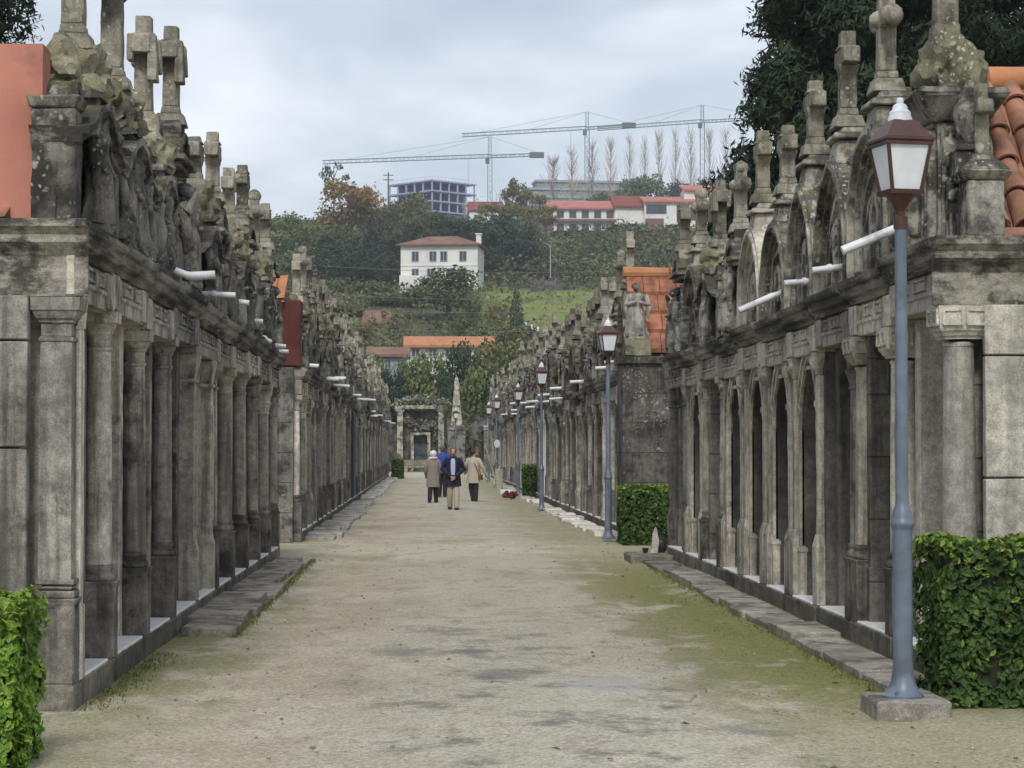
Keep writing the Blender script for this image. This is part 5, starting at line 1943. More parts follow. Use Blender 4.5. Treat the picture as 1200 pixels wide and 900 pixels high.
def proto_meshes(kind, var):
    """crown and trunk meshes for a tree of height 1 (and crown width about 1 unless narrow)"""
    key = (kind, var)
    if key in PROTO:
        return PROTO[key]
    rg = random.Random(hash(kind) % 1000 + var * 17 if False else sum(map(ord, kind)) + var * 17)
    crown, trunk = MB(), MB()
    if kind == 'round':
        blobs = [((0, 0, .58), (.34, .34, .36))]
        for _ in range(11):
            a, e = rg.uniform(0, 6.28), rg.uniform(-.5, 1.2)
            blobs.append(((.36 * math.cos(a) * math.cos(e), .36 * math.sin(a) * math.cos(e), .56 + .33 * math.sin(e)), (rg.uniform(.12, .22),) * 2 + (rg.uniform(.10, .18),)))
        leaf_cloud(crown, blobs, 2600, .030, var, .5)
        trunk.tube([(0, 0, 0), (.01, 0, .3), (0, .01, .6)], [.035, .026, .012], 6)
        for k in range(5):
            a = k * 1.26
            trunk.tube([(0, 0, .25 + .04 * k), (.2 * math.cos(a), .2 * math.sin(a), .5 + .03 * k)], [.016, .006], 4)
    elif kind == 'dense':
        blobs = []
        for k in range(16):
            z = .12 + .80 * (k / 15)
            rr = .42 * (1 - .55 * (k / 15) ** 1.8)
            a = rg.uniform(0, 6.28)
            blobs.append(((rr * .6 * math.cos(a), rr * .6 * math.sin(a), z), (rr * rg.uniform(.5, .75),) * 2 + (rg.uniform(.10, .16),)))
        leaf_cloud(crown, blobs, 2800, .028, var, .45)
        trunk.tube([(0, 0, 0), (0, 0, .9)], [.035, .008], 6)
    elif kind == 'cone':
        blobs = [((0, 0, z), (.40 * (1 - z) + .07, .40 * (1 - z) + .07, .12)) for z in [i / 12 + .06 for i in range(11)]]
        leaf_cloud(crown, blobs, 2200, .026, var, .35)
        trunk.tube([(0, 0, 0), (0, 0, .9)], [.03, .006], 6)
    elif kind == 'open':
        blobs = []
        for _ in range(15):
            a, e = rg.uniform(0, 6.28), rg.uniform(-.3, 1.3)
            k = rg.uniform(.5, 1.1)
            blobs.append(((.40 * k * math.cos(a) * math.cos(e), .40 * k * math.sin(a) * math.cos(e), .55 + .38 * k * math.sin(e)), (rg.uniform(.08, .15),) * 2 + (rg.uniform(.06, .11),)))
        leaf_cloud(crown, blobs, 1700, .026, var, .7)
        branch_mb(trunk, rg, Vector((0, 0, 0)), Vector((0, 0, 1)), .36, .026, 3, .35, .55)
    elif kind == 'pine':
        for k in range(9):
            a = rg.uniform(0, 6.28)
            z = rg.uniform(.62, .96)
            rr = rg.uniform(.15, .42)
            c = Vector((rr * math.cos(a), rr * math.sin(a), z))
            trunk.tube([(0, 0, z - .15), c], [.014, .005], 4)
            leaf_cloud(crown, [(c, (.13, .13, .05))], 80, .024, var + k, .6)
        trunk.tube([(0, 0, 0), (.01, 0, .95)], [.03, .012], 6)
    elif kind == 'poplar':
        trunk.tube([(0, 0, 0), (0, 0, .5), (.004, 0, 1)], [.009, .005, .0015], 4)
        for k in range(120):
            z = .12 + .82 * rg.random()
            a = rg.uniform(0, 6.28)
            L = .05 + .22 * (1 - z) + .06 * rg.random()
            o = .17 * (1 - z * .70) * rg.uniform(.6, 1.1)
            trunk.tube([(0, 0, z - .02), (o * .6 * math.cos(a), o * .6 * math.sin(a), z + L * .45), (o * math.cos(a), o * math.sin(a), z + L)], [.0026, .0017, .0009], 3, False)
        leaf_cloud(crown, [((0, 0, .45), (.10, .10, .3)), ((0, 0, .8), (.05, .05, .17))], 110 if var % 2 else 30, .009, var, .95)
    elif kind == 'bare':
        branch_mb(trunk, rg, Vector((0, 0, 0)), Vector((0, 0, 1)), .34, .016, 4, .45, .5, 3)
        leaf_cloud(crown, [((0, 0, .7), (.3, .3, .25))], 60, .014, var, .9)
    elif kind == 'bush':
        blobs = []
        for _ in range(9):
            a = rg.uniform(0, 6.28)
            k = rg.uniform(0, .4)
            blobs.append(((k * math.cos(a), k * math.sin(a), rg.uniform(.25, .7)), (rg.uniform(.16, .3),) * 2 + (rg.uniform(.16, .3),)))
        leaf_cloud(crown, blobs, 1500, .036, var, .5)
        trunk.tube([(0, 0, 0), (0, 0, .4)], [.03, .01], 5)
    PROTO[key] = (crown.mesh('crown', smooth=0), trunk.mesh('trunk', smooth=40))
    return PROTO[key]


TN = [0]


def tree(kind, mat, px, d, top, width, label, group=None, name=None, trunkmat='bark', base=None):
    """px,top: where the tree shows in the photo; d metres away; width in photo pixels; it stands on the hill"""
    TN[0] += 1
    b = at(px, 400, d)
    z0 = terrain(b.x, d) - .3
    zt = at(px, top, d).z
    h = max(1.5, zt - z0)
    wdt = width / FPX * d
    cm, tm = proto_meshes(kind, TN[0] % 3)
    root = empty(name or {'bush': 'bush'}.get(kind, 'tree'), (b.x, d, z0), rnd.uniform(0, 6.28))
    if kind == 'poplar':
        s = (h * wdt / (h * .26), h * wdt / (h * .26), h) if wdt else (h, h, h)
    else:
        s = (wdt / .98, wdt / .98, h)
    for nm, me, mt in (('trunk', tm, trunkmat), ('crown', cm, mat)):
        if kind == 'poplar' and nm == 'crown' and len(me.polygons) == 0:
            continue
        o = obj(nm, me, M[mt], root)
        o.scale = s
        if nm == 'crown' and rg_tilt.random() < 2:
            o.rotation_euler.z = 0
    tag(root, label, 'bush' if kind == 'bush' else 'tree', group)
    return root


rg_tilt = random.Random(2)
GH = 'trees on the hillside'
A_ = 'dark evergreen tree in the wood left of the white house'
for t in [(322, 208, 520, 44), (346, 200, 515, 46), (364, 226, 500, 42), (378, 236, 520, 40)]:
    tree('dense', 't_dark', *t, 'dark evergreen at the top left of the hill beside the autumn tree', 'dark trees at the top left of the hill')
tree('pine', 't_dark', 391, 500, 190, 38, 'lone umbrella-shaped pine standing up behind the orange autumn tree')
tree('round', 't_autumn', 400, 470, 211, 76, 'large orange autumn tree on the left of the hill')
tree('round', 't_autumn', 434, 475, 214, 56, 'smaller yellow orange autumn tree right of the large orange one')
for t in [(462, 470, 236, 50), (490, 465, 224, 58), (512, 450, 246, 46), (476, 440, 256, 56)]:
    tree('round', 't_olive' if t[0] in (490,) else 't_green', *t, 'rounded green tree below the concrete building frame', 'round trees below the building frame')
for t in [(340, 440, 252, 62), (368, 430, 262, 56), (322, 430, 270, 50), (398, 425, 262, 60), (330, 400, 296, 60), (362, 395, 290, 50)]:
    tree('round', 't_green', *t, 'mid green tree in the left slope below the dark evergreens', 'mid green trees on the left slope')
for t in [(425, 268, 410, 70), (452, 274, 400, 56), (400, 284, 395, 76), (436, 290, 385, 60), (372, 300, 390, 70), (458, 298, 378, 40), (412, 306, 375, 64)]:
    tree('dense' if t[0] % 4 else 'round', 't_dark', t[0], t[2], t[1], t[3], A_, 'dark trees left of the white house')
for t in [(480, 410, 262, 60), (520, 415, 252, 70), (556, 418, 256, 66), (588, 420, 250, 70), (618, 415, 262, 56), (598, 395, 280, 66), (630, 398, 284, 50), (574, 392, 288, 40)]:
    tree('round' if t[0] % 3 else 'dense', 't_dark', *t, 'dark evergreen tree in the wood behind and right of the white house', 'dark trees behind the white house')
for t in [(600, 565, 206, 50), (626, 560, 218, 52), (575, 540, 232, 44), (608, 530, 234, 60), (640, 540, 236, 40)]:
    tree('open', 't_yellow' if t[0] > 590 else 't_olive', *t, 'thin yellow green tree left of the long red roofed building', 'yellow green trees by the red roofs')
for t in [(545, 520, 218, 38), (583, 545, 206, 44), (560, 540, 214, 30)]:
    tree('bare', 'barebark', *t, 'bare pale tree between the building frame and the red roof', 'bare trees by the small red roof', trunkmat='barebark')
for i, t in enumerate([(650, 520, 279, 56), (676, 515, 281, 60), (706, 510, 278, 54), (738, 505, 262, 60), (764, 500, 276, 60), (786, 495, 262, 56), (660, 470, 284, 60), (692, 465, 290, 60), (724, 470, 282, 56), (752, 465, 276, 62), (780, 450, 284, 56),
                       (672, 430, 300, 50), (706, 425, 304, 60), (740, 430, 296, 54), (772, 425, 300, 60), (650, 425, 306, 40)]):
    tree('round' if i % 2 else 'bush', ('t_green', 't_olive', 't_green', 't_dark')[i % 4], *t, 'scrubby green tree on the bank below the long red roofed building', 'scrubby trees below the red roofs')
for t in [(708, 720, 224, 40), (736, 700, 206, 44), (762, 705, 203, 50), (792, 700, 212, 40), (828, 700, 206, 40), (848, 690, 214, 40), (716, 640, 232, 34), (690, 640, 236, 24)]:
    tree('round', 't_dark' if t[0] > 780 else 't_green', *t, 'rounded dark green tree behind the long red roofs', 'trees behind the red roofs')
for i, (px, top, wd) in enumerate([(648, 182, 26), (670, 172, 22), (694, 164, 22), (716, 160, 18), (738, 156, 16), (756, 158, 13), (773, 152, 17), (792, 150, 15), (810, 150, 18), (832, 150, 16), (851, 150, 20), (872, 155, 18), (894, 160, 18)]):
    tree('poplar', 't_olive' if i < 3 else 't_yellow', px, 690 + (i * 37) % 40, top, wd * 1.45, 'tall thin nearly bare poplar on the skyline among the cranes', 'poplars on the skyline', 'poplar_tree', 'barebark')
tree('round', 't_green', 525, 300, 312, 88, 'big round green tree directly below the white house')
tree('cone', 't_dark', 605, 288, 333, 30, 'small dark conical tree alone in the green meadow')
for i, t in enumerate([(405, 340, 326, 64), (432, 330, 340, 56), (372, 335, 332, 62), (345, 325, 340, 56), (452, 312, 346, 50), (412, 300, 360, 56), (470, 312, 348, 44), (392, 300, 358, 50), (330, 310, 350, 50), (486, 320, 340, 40)]):
    tree('round', ('t_green', 't_olive', 't_green', 't_yellow')[i % 4], *t, 'leafy tree on the slope left of the big round tree below the white house', 'trees on the lower left slope')
for i, t in enumerate([(552, 300, 336, 36), (580, 296, 346, 40), (560, 262, 366, 50), (592, 258, 372, 50), (620, 262, 372, 40), (642, 240, 386, 40), (545, 272, 362, 40)]):
    tree('bush', ('t_green', 't_olive')[i % 2], *t, 'low scrubby bush at the left edge of the meadow', 'bushes by the meadow', 'bush')
for i, t in enumerate([(506, 200, 404, 60), (540, 196, 398, 60), (574, 203, 396, 66), (606, 205, 392, 70), (636, 212, 388, 56), (482, 200, 418, 50), (462, 195, 428, 46), (448, 202, 420, 44), (556, 190, 428, 60), (590, 190, 424, 60), (620, 192, 420, 56), (524, 192, 436, 40),
                       (470, 240, 396, 46), (662, 220, 392, 60), (692, 225, 390, 60), (430, 220, 410, 40), (410, 225, 404, 50), (724, 230, 388, 50), (390, 230, 400, 50)]):
    tree('round', ('t_green', 't_dark', 't_olive', 't_green', 't_dark')[i % 5], *t, 'green tree just beyond the end of the alley', 'trees just beyond the alley')
tree('dense', 't_dark', 522, 176, 446, 30, 'narrow dark tree between the ivy topped gate and the left obelisk')
tree('bush', 't_yellow', 426, 270, 372, 30, 'yellowish bush beside the blue walled house')


# the great dark cedar over the right row, and the tree at the upper left
def big_tree(x, y, h, blobs, n, leaf, mat, label, seed, limbs):
    root = empty('tree', (x, y, 0))
    tr = MB()
    tr.tube([(0, 0, 0), (.1, 0, h * .3), (0, .1, h * .7), (0, 0, h)], [.42, .34, .2, .04], 10)
    rg = random.Random(seed)
    for k in range(limbs):
        z = h * rg.uniform(.15, .9)
        a = rg.uniform(0, 6.28)
        L = rg.uniform(2.0, 4.2) * (1.1 - .6 * z / h)
        tr.tube([(0, 0, z), (L * .5 * math.cos(a), L * .5 * math.sin(a), z + .25), (L * math.cos(a), L * math.sin(a), z - .1)], [.11, .07, .02], 5)
    obj('trunk', tr.mesh('trunk', smooth=40), M['bark'], root)
    cr = MB()
    leaf_cloud(cr, blobs, int(n * 1.5), leaf * 1.35, seed, .6, .5, .38)
    leaf_cloud(cr, [(c, tuple(q * .80 for q in r)) for c, r in blobs], int(n * .7), leaf * 2.2, seed + 1, .8, .3, .5)
    obj('crown', cr.mesh('crown', smooth=0), M[mat], root)
    tag(root, label, 'tree')
    return root


def cedar_blobs(h, rmax, seed, zmin=2.0):
    rg = random.Random(seed)
    out = []
    z = zmin
    while z < h:
        t = z / h
        rr = rmax * (1 - .55 * t ** 2) * rg.uniform(.8, 1.1)
        m = 8
        a0 = rg.uniform(0, 6.28)
        for k in range(m):
            a = a0 + k * 2 * math.pi / m + rg.uniform(-.3, .3)
            q = rr * rg.uniform(.62, 1.0)
            out.append(((q * math.cos(a), q * math.sin(a), z + rg.uniform(-.4, .4)), (rg.uniform(.7, 1.15), rg.uniform(.7, 1.15), rg.uniform(.42, .72))))
        out.append(((0, 0, z), (rr * .66, rr * .66, .8)))
        z += .8
    return out


big_tree(10.15, 50.0, 16.5, cedar_blobs(16.5, 4.0, 3, 1.2), 85000, .080, 'cedar', 'great dark cedar towering over the near right row', 3, 34)
big_tree(15.6, 54.0, 18.5, cedar_blobs(18.5, 4.4, 8, 1.5), 45000, .095, 'cedar', 'second dark cedar at the right edge behind the terracotta roof', 8, 30)
big_tree(-9.75, 42.0, 12.5, cedar_blobs(12.5, 2.6, 5, 6.0), 42000, .055, 'cedar', 'dark tree at the upper left corner behind the salmon wall', 5, 14)

# ---------------------------------------------------------------- houses on the hill
M['whitewall'] = plain('white_render', (0.66, 0.65, 0.61), .9, .07, .35, spec=.2, dirt=.18)
M['redroof'] = plain('dark_red_roof', (0.20, 0.060, 0.045), .85, .15, .3, spec=.2, dirt=.15)
M['salroof'] = plain('salmon_roof', (0.40, 0.16, 0.12), .85, .15, .3, spec=.2, dirt=.15)
M['brownroof'] = plain('brown_tile_roof', (0.20, 0.115, 0.085), .85, .25, .5, spec=.2, dirt=.3)
M['glass'] = plain('dark_window', (0.045, 0.055, 0.065), .25, .2, .5, spec=.5)
M['shutterw'] = plain('grey_window_frame', (0.30, 0.32, 0.35), .6, .1, .5)
M['concrete'] = plain('bluish_concrete', (0.33, 0.37, 0.50), .9, .1, .3)
M['darkin'] = plain('interior_shade', (0.065, 0.075, 0.17), .95, .25, .2)
M['crane'] = plain('crane_steel', (0.25, 0.33, 0.33), .6, .1, .3)
M['craneblock'] = plain('counterweight', (0.10, 0.13, 0.13), .8, .1, .3)
M['bluewall'] = plain('blue_wall', (0.13, 0.22, 0.40), .9, .1, .5, dirt=.2)
M['brick'] = plain('red_brown_wall', (0.17, 0.095, 0.085), .9, .15, .5, dirt=.2)
M['metalroof'] = plain('blue_grey_roof', (0.30, 0.34, 0.40), .6, .1, .2)
M['greenwall'] = plain('olive_facade', (0.22, 0.24, 0.20), .8, .15, .2)


def win_rows(root, mat, rects, y, depth=.18, frame='shutterw'):
    """each window: frame mesh with a pane child, at facade plane y (towards the camera)"""
    for (x0, x1, z0, z1) in rects:
        f = MB()
        t = .12
        f.box(x0 - t, x1 + t, y - .10, y + .05, z0 - t, z0)
        f.box(x0 - t, x1 + t, y - .10, y + .05, z1, z1 + t)
        f.box(x0 - t, x0, y - .09, y + .05, z0, z1)
        f.box(x1, x1 + t, y - .09, y + .05, z0, z1)
        f.box((x0 + x1) / 2 - .05, (x0 + x1) / 2 + .05, y - .07, y + .05, z0, z1)
        w_ = obj('window', f.mesh('window', smooth=0), M[frame], root)
        g = MB()
        g.box(x0, x1, y - .035, y + .03, z0, z1)
        obj('pane', g.mesh('pane', smooth=0), M[mat], w_)


def hip(mb, x0, x1, y0, y1, z, rise, over=.6):
    x0, x1, y0, y1 = x0 - over, x1 + over, y0 - over, y1 + over
    k = (y1 - y0) / 2
    mb.add([(x0, y0, z), (x1, y0, z), (x1, y1, z), (x0, y1, z), (x0 + k * .9, (y0 + y1) / 2, z + rise), (x1 - k * .9, (y0 + y1) / 2, z + rise)],
           [(0, 1, 5, 4), (1, 2, 5), (2, 3, 4, 5), (3, 0, 4), (3, 2, 1, 0)])
    mb.box(x0 + .02, x1 - .02, y0 + .02, y1 - .02, z - .22, z - .004)


# white house
d = 360
p0, p1 = at(469, 332, d), at(560, 332, d)
zt = at(515, 288, d).z
zr = at(515, 275.5, d).z
W_ = p1.x - p0.x
root = empty('white_house', ((p0.x + p1.x) / 2, d, p0.z), R(-8))
hw, hh = W_ / 2, zt - p0.z
e = MB()
e.box(-hw, hw, 0, 9, -2, hh)
e.box(-hw, hw, -.08, .0, hh * .46, hh * .50)
e.box(-hw, -hw * .45, -1.5, 0, -2.5, hh * .2)
obj('wall', e.mesh('wall', smooth=0), M['whitewall'], root)
e = MB()
hip(e, -hw, hw, 0, 9, hh + .22, zr - zt, .7)
rf = obj('roof', e.mesh('roof', smooth=0), M['brownroof'], root)
e = MB()
e.box(hw - .6, hw + .2, 3, 4, hh + .2, hh + 2.1)
e.box(hw - .75, hw + .35, 2.85, 4.15, hh + 2.1, hh + 2.3)
obj('chimney', e, M['whitewall'], rf)
win_rows(root, 'glass', [(x * hw - .5, x * hw + .5, hh * .60, hh * .84) for x in (-.62, -.16, .12, .62)] + [(x * hw - .5, x * hw + .5, hh * .20, hh * .38) for x in (-.62, -.22, .30, .62)], 0)
tag(root, 'white two storey house with brown hipped roof on the hill', 'house')


def simple_house(px0, px1, ybase, yeave, yridge, d, depth, wall, roof, label, name='house', wins=0, rz=0.0, chim=False, winmat='glass', wy=(.35, .7)):
    a, b = at(px0, ybase, d), at(px1, ybase, d)
    ze, zr = at(px0, yeave, d).z, at(px0, yridge, d).z
    root = empty(name, ((a.x + b.x) / 2, d, a.z), rz)
    hw = (b.x - a.x) / 2
    h = ze - a.z
    e = MB()
    e.box(-hw, hw, 0, depth, -3, h)
    e.prism([(-depth / 2, h), (depth / 2, h), (0, h + zr - ze - .15)], -hw, hw)
    n = len(e.v)
    for i in range(n - 6, n):
        x, y, z = e.v[i]
        e.v[i] = (y, x + depth / 2, z)
    obj('wall', e.mesh('wall', smooth=0), M[wall], root)
    r = MB()
    t = .25
    rs = zr - ze
    for s in (0, 1):
        y0, y1 = (-.5, depth / 2) if s == 0 else (depth + .5, depth / 2)
        z0 = h - .5 * rs / (depth / 2)
        r.add([(-hw - .4, y0, z0), (hw + .4, y0, z0), (hw + .4, y1, h + rs), (-hw - .4, y1, h + rs),
               (-hw - .4, y0, z0 - t), (hw + .4, y0, z0 - t), (hw + .4, y1, h + rs - t), (-hw - .4, y1, h + rs - t)],
              [(0, 1, 2, 3), (7, 6, 5, 4), (0, 4, 5, 1), (1, 5, 6, 2), (3, 7, 4, 0)])
    rf = obj('roof', r.mesh('roof', smooth=0), M[roof], root)
    if chim:
        c = MB()
        c.box(-hw + .6, -hw + 1.3, depth / 2 - .4, depth / 2 + .4, h, h + rs + 1)
        obj('chimney', c, M[wall], rf)
    if wins:
        step = 2 * hw / wins
        win_rows(root, winmat, [(-hw + step * (k + .5) - step * .2, -hw + step * (k + .5) + step * .2, h * wy[0], h * wy[1]) for k in range(wins)], 0)
    tag(root, label, 'house')
    return root


simple_house(477, 576, 425, 403, 392, 232, 7, 'whitewall', 'tile_orange', 'long low house with orange tiled roof beyond the alley', wins=5)
simple_house(433, 476, 440, 414, 405, 222, 6, 'shutterw', 'brownroof', 'small grey house with brown roof left of the long orange roof', wins=3)
simple_house(428, 455, 392, 376, 362, 290, 6, 'bluewall', 'brownroof', 'little blue walled house with dark roof among bushes', wins=2)
simple_house(550, 588, 268, 245, 234, 600, 9, 'whitewall', 'redroof', 'white house with red roof beside the bare trees, under the crane', wins=2)

# the long red roofed building: wings as parts
d = 600
cx = at(745, 272, d)
root = empty('long_building', (cx.x, d, cx.z))
k = d / FPX


def wing(x0, x1, yb, ye, yr, dy, depth, wall, roof, nm='wing'):
    X0, X1 = (x0 - 745) * k, (x1 - 745) * k
    zb, ze, zr = [(272 - y) * k for y in (yb, ye, yr)]
    e = MB()
    e.box(X0, X1, dy, dy + depth, zb - 3, ze)
    o = obj(nm, e.mesh(nm, smooth=0), M[wall], root)
    r = MB()
    r.add([(X0 - .5, dy - .8, ze - .1), (X1 + .5, dy - .8, ze - .1), (X1 + .5, dy + depth, zr), (X0 - .5, dy + depth, zr),
           (X0 - .5, dy - .8, ze - .6), (X1 + .5, dy - .8, ze - .6), (X1 + .5, dy + depth, zr - .5), (X0 - .5, dy + depth, zr - .5)],
          [(0, 1, 2, 3), (7, 6, 5, 4), (0, 4, 5, 1), (1, 5, 6, 2), (3, 7, 4, 0)])
    obj('roof', r.mesh('roof', smooth=0), M[roof], o)
    return o, X0, X1, zb, ze


o, X0, X1, zb, ze = wing(634, 722, 274, 243, 231, 0, 9, 'whitewall', 'salroof')
win_rows(o, 'glass', [(X0 + (X1 - X0) * (q + .25) / 6, X0 + (X1 - X0) * (q + .75) / 6, zb + 4.4, zb + 6.2) for q in range(6)] +
         [(X0 + (X1 - X0) * (q + .25) / 6, X0 + (X1 - X0) * (q + .75) / 6, zb + .9, zb + 2.6) for q in range(6)], 0, frame='brick')
e = MB()
e.box(X0, X1, -1.2, 0, zb + 3.2, zb + 3.9)
e.box(X0, X0 + 3.2, -.1, -.02, zb, ze - .7)
obj('balcony_band', e.mesh('balcony_band', smooth=0), M['brick'], o)
o, X0, X1, zb, ze = wing(720, 756, 268, 241, 225, -1, 10, 'whitewall', 'redroof')
o, X0, X1, zb, ze = wing(754, 882, 274, 236, 226, -3, 11, 'whitewall', 'salroof')
win_rows(o, 'glass', [(X0 + (X1 - X0) * a, X0 + (X1 - X0) * b, zb + c * (ze - zb), zb + f * (ze - zb)) for a, b, c, f in
                      ((.02, .20, .60, .86), (.30, .36, .35, .85), (.42, .47, .40, .80), (.56, .62, .40, .8), (.72, .76, .5, .8), (.84, .88, .5, .8))], -3, frame='brick')
e = MB()
e.box(X0 + .2, X0 + 5.3, -3.3, -3.02, zb - 1, zb + 3.9)
obj('brown_panel', e.mesh('brown_panel', smooth=0), M['brick'], o)
o, X0, X1, zb, ze = wing(803, 878, 232, 220, 211, 1, 9, 'whitewall', 'salroof')
win_rows(o, 'glass', [(X0 + (X1 - X0) * a, X0 + (X1 - X0) * (a + .07), zb + .5, zb + 1.9) for a in (.38, .52, .80)], 1, frame='brick')
tag(root, 'long white building with red and salmon roofs across the hill', 'building')

# concrete frame under construction
d = 740
k = d / FPX
c = at(506, 246, d)
root = empty('building_frame', (c.x, d, c.z), R(42))
BL, BD, FH = 20.0, 22.0, 3.5
e = MB()
for f in range(4):
    z = -.6 + f * FH
    e.box(-.4, BL + .4, -.4, BD + .4, z, z + .5)
obj('floor_slab', e.mesh('floor_slab', smooth=0), M['concrete'], root)
pl = MB()
pl.box(-.22, .22, -.22, .22, 0, FH - .5)
pm_ = pl.mesh('pillar', smooth=0)
for f in range(3):
    for q in range(6):
        obj('pillar', pm_, M['concrete'], root, (.2 + q * (BL - .4) / 5, .1, -.1 + f * FH))
        if q:
            obj('pillar', pm_, M['concrete'], root, (.1, .2 + q * (BD - .4) / 5, -.1 + f * FH))
e = MB()
e.box(3.5, BL - .5, 3.5, BD - .5, -4, FH * 3 - .7)
e.box(-.2, BL, -.2, BD, -6, -.62)
obj('dark_infill', e.mesh('dark_infill', smooth=0), M['darkin'], root)  # dark blue block, its colour stands in for shade between the open floors
e = MB()
for q in range(14):
    e.bar((q * BL / 13, -.3, FH * 3 - .1), (q * BL / 13, -.3, FH * 3 + 1.0), .05)
e.bar((0, -.3, FH * 3 + 1.0), (BL, -.3, FH * 3 + 1.0), .05)
for q in range(14):
    e.bar((-.3, q * BD / 13, FH * 3 - .1), (-.3, q * BD / 13, FH * 3 + 1.0), .05)
e.bar((-.3, 0, FH * 3 + 1.0), (-.3, BD, FH * 3 + 1.0), .05)
obj('guard_rail', e.mesh('guard_rail', smooth=0), M['concrete'], root)
tag(root, 'bluish concrete building frame under construction on the skyline', 'building')

# long glazed building behind
d = 820
k = d / FPX
c = at(670, 240, d)
root = empty('glazed_building', (c.x, d, c.z), R(6))
e = MB()
for f in range(5):
    off = abs(f - 2) * 1.0
    e.box(-26 + f * 3.4, 24 + f * .5, f * 1.5, 16, -6 + f * 3.2, -3.6 + f * 3.2)
obj('glass_band', e.mesh('glass_band', smooth=0), M['greenwall'], root)
e = MB()
for f in range(5):
    e.box(-26.5 + f * 3.4, 24.5 + f * .5, f * 1.5 - .6, 16.2, -3.6 + f * 3.2, -2.8 + f * 3.2)
obj('floor_band', e.mesh('floor_band', smooth=0), M['metalroof'], root)
tag(root, 'long stepped grey building behind the poplars on the skyline', 'building')


# tower cranes
def lattice(mb, a, b, wd, seg, r, tri=False):
    a, b = Vector(a), Vector(b)
    ax = (b - a)
    L = ax.length
    t = ax.normalized()
    s1 = t.cross(Vector((0, 1, 0)) if abs(t.y) < .8 else Vector((1, 0, 0))).normalized()
    s2 = t.cross(s1)
    cs = [s1 * wd / 2 + s2 * wd / 2, -s1 * wd / 2 + s2 * wd / 2, -s1 * wd / 2 - s2 * wd / 2, s1 * wd / 2 - s2 * wd / 2]
    for c in cs:
        mb.bar(a + c, b + c, r)
    n = int(L / seg)
    for i in range(n):
        p, q = a + t * (L * i / n), a + t * (L * (i + 1) / n)
        for j in range(4):
            c0, c1 = cs[j], cs[(j + 1) % 4]
            if i % 2:
                c0, c1 = c1, c0
            mb.bar(p + c0, q + c1, r * .6)


def crane(mx, ytop, yjib, xl, yl, xr, yr, d, label):
    k = d / FPX
    b = at(mx, yjib, d)
    g = terrain(b.x, d)
    root = empty('tower_crane', (b.x, d, g))
    H = b.z - g
    tip = at(mx, ytop, d).z - g
    l, r_ = at(xl, yl, d), at(xr, yr, d)
    e = MB()
    lattice(e, (0, 0, 0), (0, 0, H), 1.7, 1.9, .10)
    obj('mast', e.mesh('mast', smooth=0), M['crane'], root)
    e = MB()
    lattice(e, (0, 0, H), (0, 0, tip), 1.1, 1.5, .10)
    obj('tower_peak', e.mesh('tower_peak', smooth=0), M['crane'], root)
    e = MB()
    L0, R0 = (l.x - b.x, 0, l.z - g), (r_.x - b.x, 0, r_.z - g)
    lattice(e, (0, 0, H + .4), L0, 1.25, 1.6, .10)
    obj('jib', e.mesh('jib', smooth=0), M['crane'], root)
    e = MB()
    lattice(e, (0, 0, H + .2), R0, 1.0, 1.6, .12)
    obj('counter_jib', e.mesh('counter_jib', smooth=0), M['crane'], root)
    e = MB()
    v = Vector(R0) * .86 + Vector((0, 0, (H) * .14))
    e.box(v.x - 2.6, v.x + 2.6, -.8, .8, v.z - 1.1, v.z + .9)
    obj('counterweight', e.mesh('counterweight', smooth=0), M['craneblock'], root)
    e = MB()
    e.box(-1.6, -.2, -1.2, .6, H - 2.4, H - .4)
    obj('cabin', e.mesh('cabin', smooth=0), M['craneblock'], root)
    e = MB()
    for f in (.45, .85):
        e.bar((0, 0, tip), Vector(L0) * f + Vector((0, 0, (H + .4) * (1 - f) + .8)), .045)
    e.bar((0, 0, tip), v + Vector((0, 0, .9)), .045)
    hk = Vector(L0) * .13 + Vector((0, 0, (H) * .87))
    e.bar(hk, hk - Vector((0, 0, 9)), .05)
    obj('stay_cable', e.mesh('stay_cable', smooth=0), M['craneblock'], root)
    tag(root, label, 'crane')
    return root


crane(574, 160, 184, 378, 190, 638, 181, 800, 'tower crane with long level jib above the concrete frame, lowest of three')
crane(688, 131, 151, 541, 158.5, 745, 146, 830, 'middle tower crane standing among the poplars')
crane(823, 123, 143, 700, 151, 905, 138, 860, 'right tower crane rising beside the dark cedar')

# small things of the hillside
e = MB()
p = at(455, 268, 470)
zg = terrain(p.x, 470)
e.tube([(0, 0, 0), (0, 0, at(455, 202, 470).z - zg)], [.28, .16], 6)
top_ = at(455, 202, 470).z - zg
for q in (.6, 1.6):
    e.bar((-1.1, 0, top_ - q), (1.1, 0, top_ - q), .10)
tag(obj('utility_pole', e.mesh('utility_pole', smooth=40), M['craneblock'], None, (p.x, 470, zg)), 'dark utility pole with crossbars left of the concrete frame', 'pole')
p = at(645, 330, 345)
zg = terrain(p.x, 345)
e = MB()
e.tube([(0, 0, 0), (0, 0, at(645, 288, 345).z - zg), (-.8, 0, at(645, 285, 345).z - zg)], [.12, .08, .06], 6)
tag(obj('street_lamp', e.mesh('street_lamp', smooth=40), M['shutterw'], None, (p.x, 345, zg)), 'thin pale lamp post at the top edge of the meadow', 'lamp post')
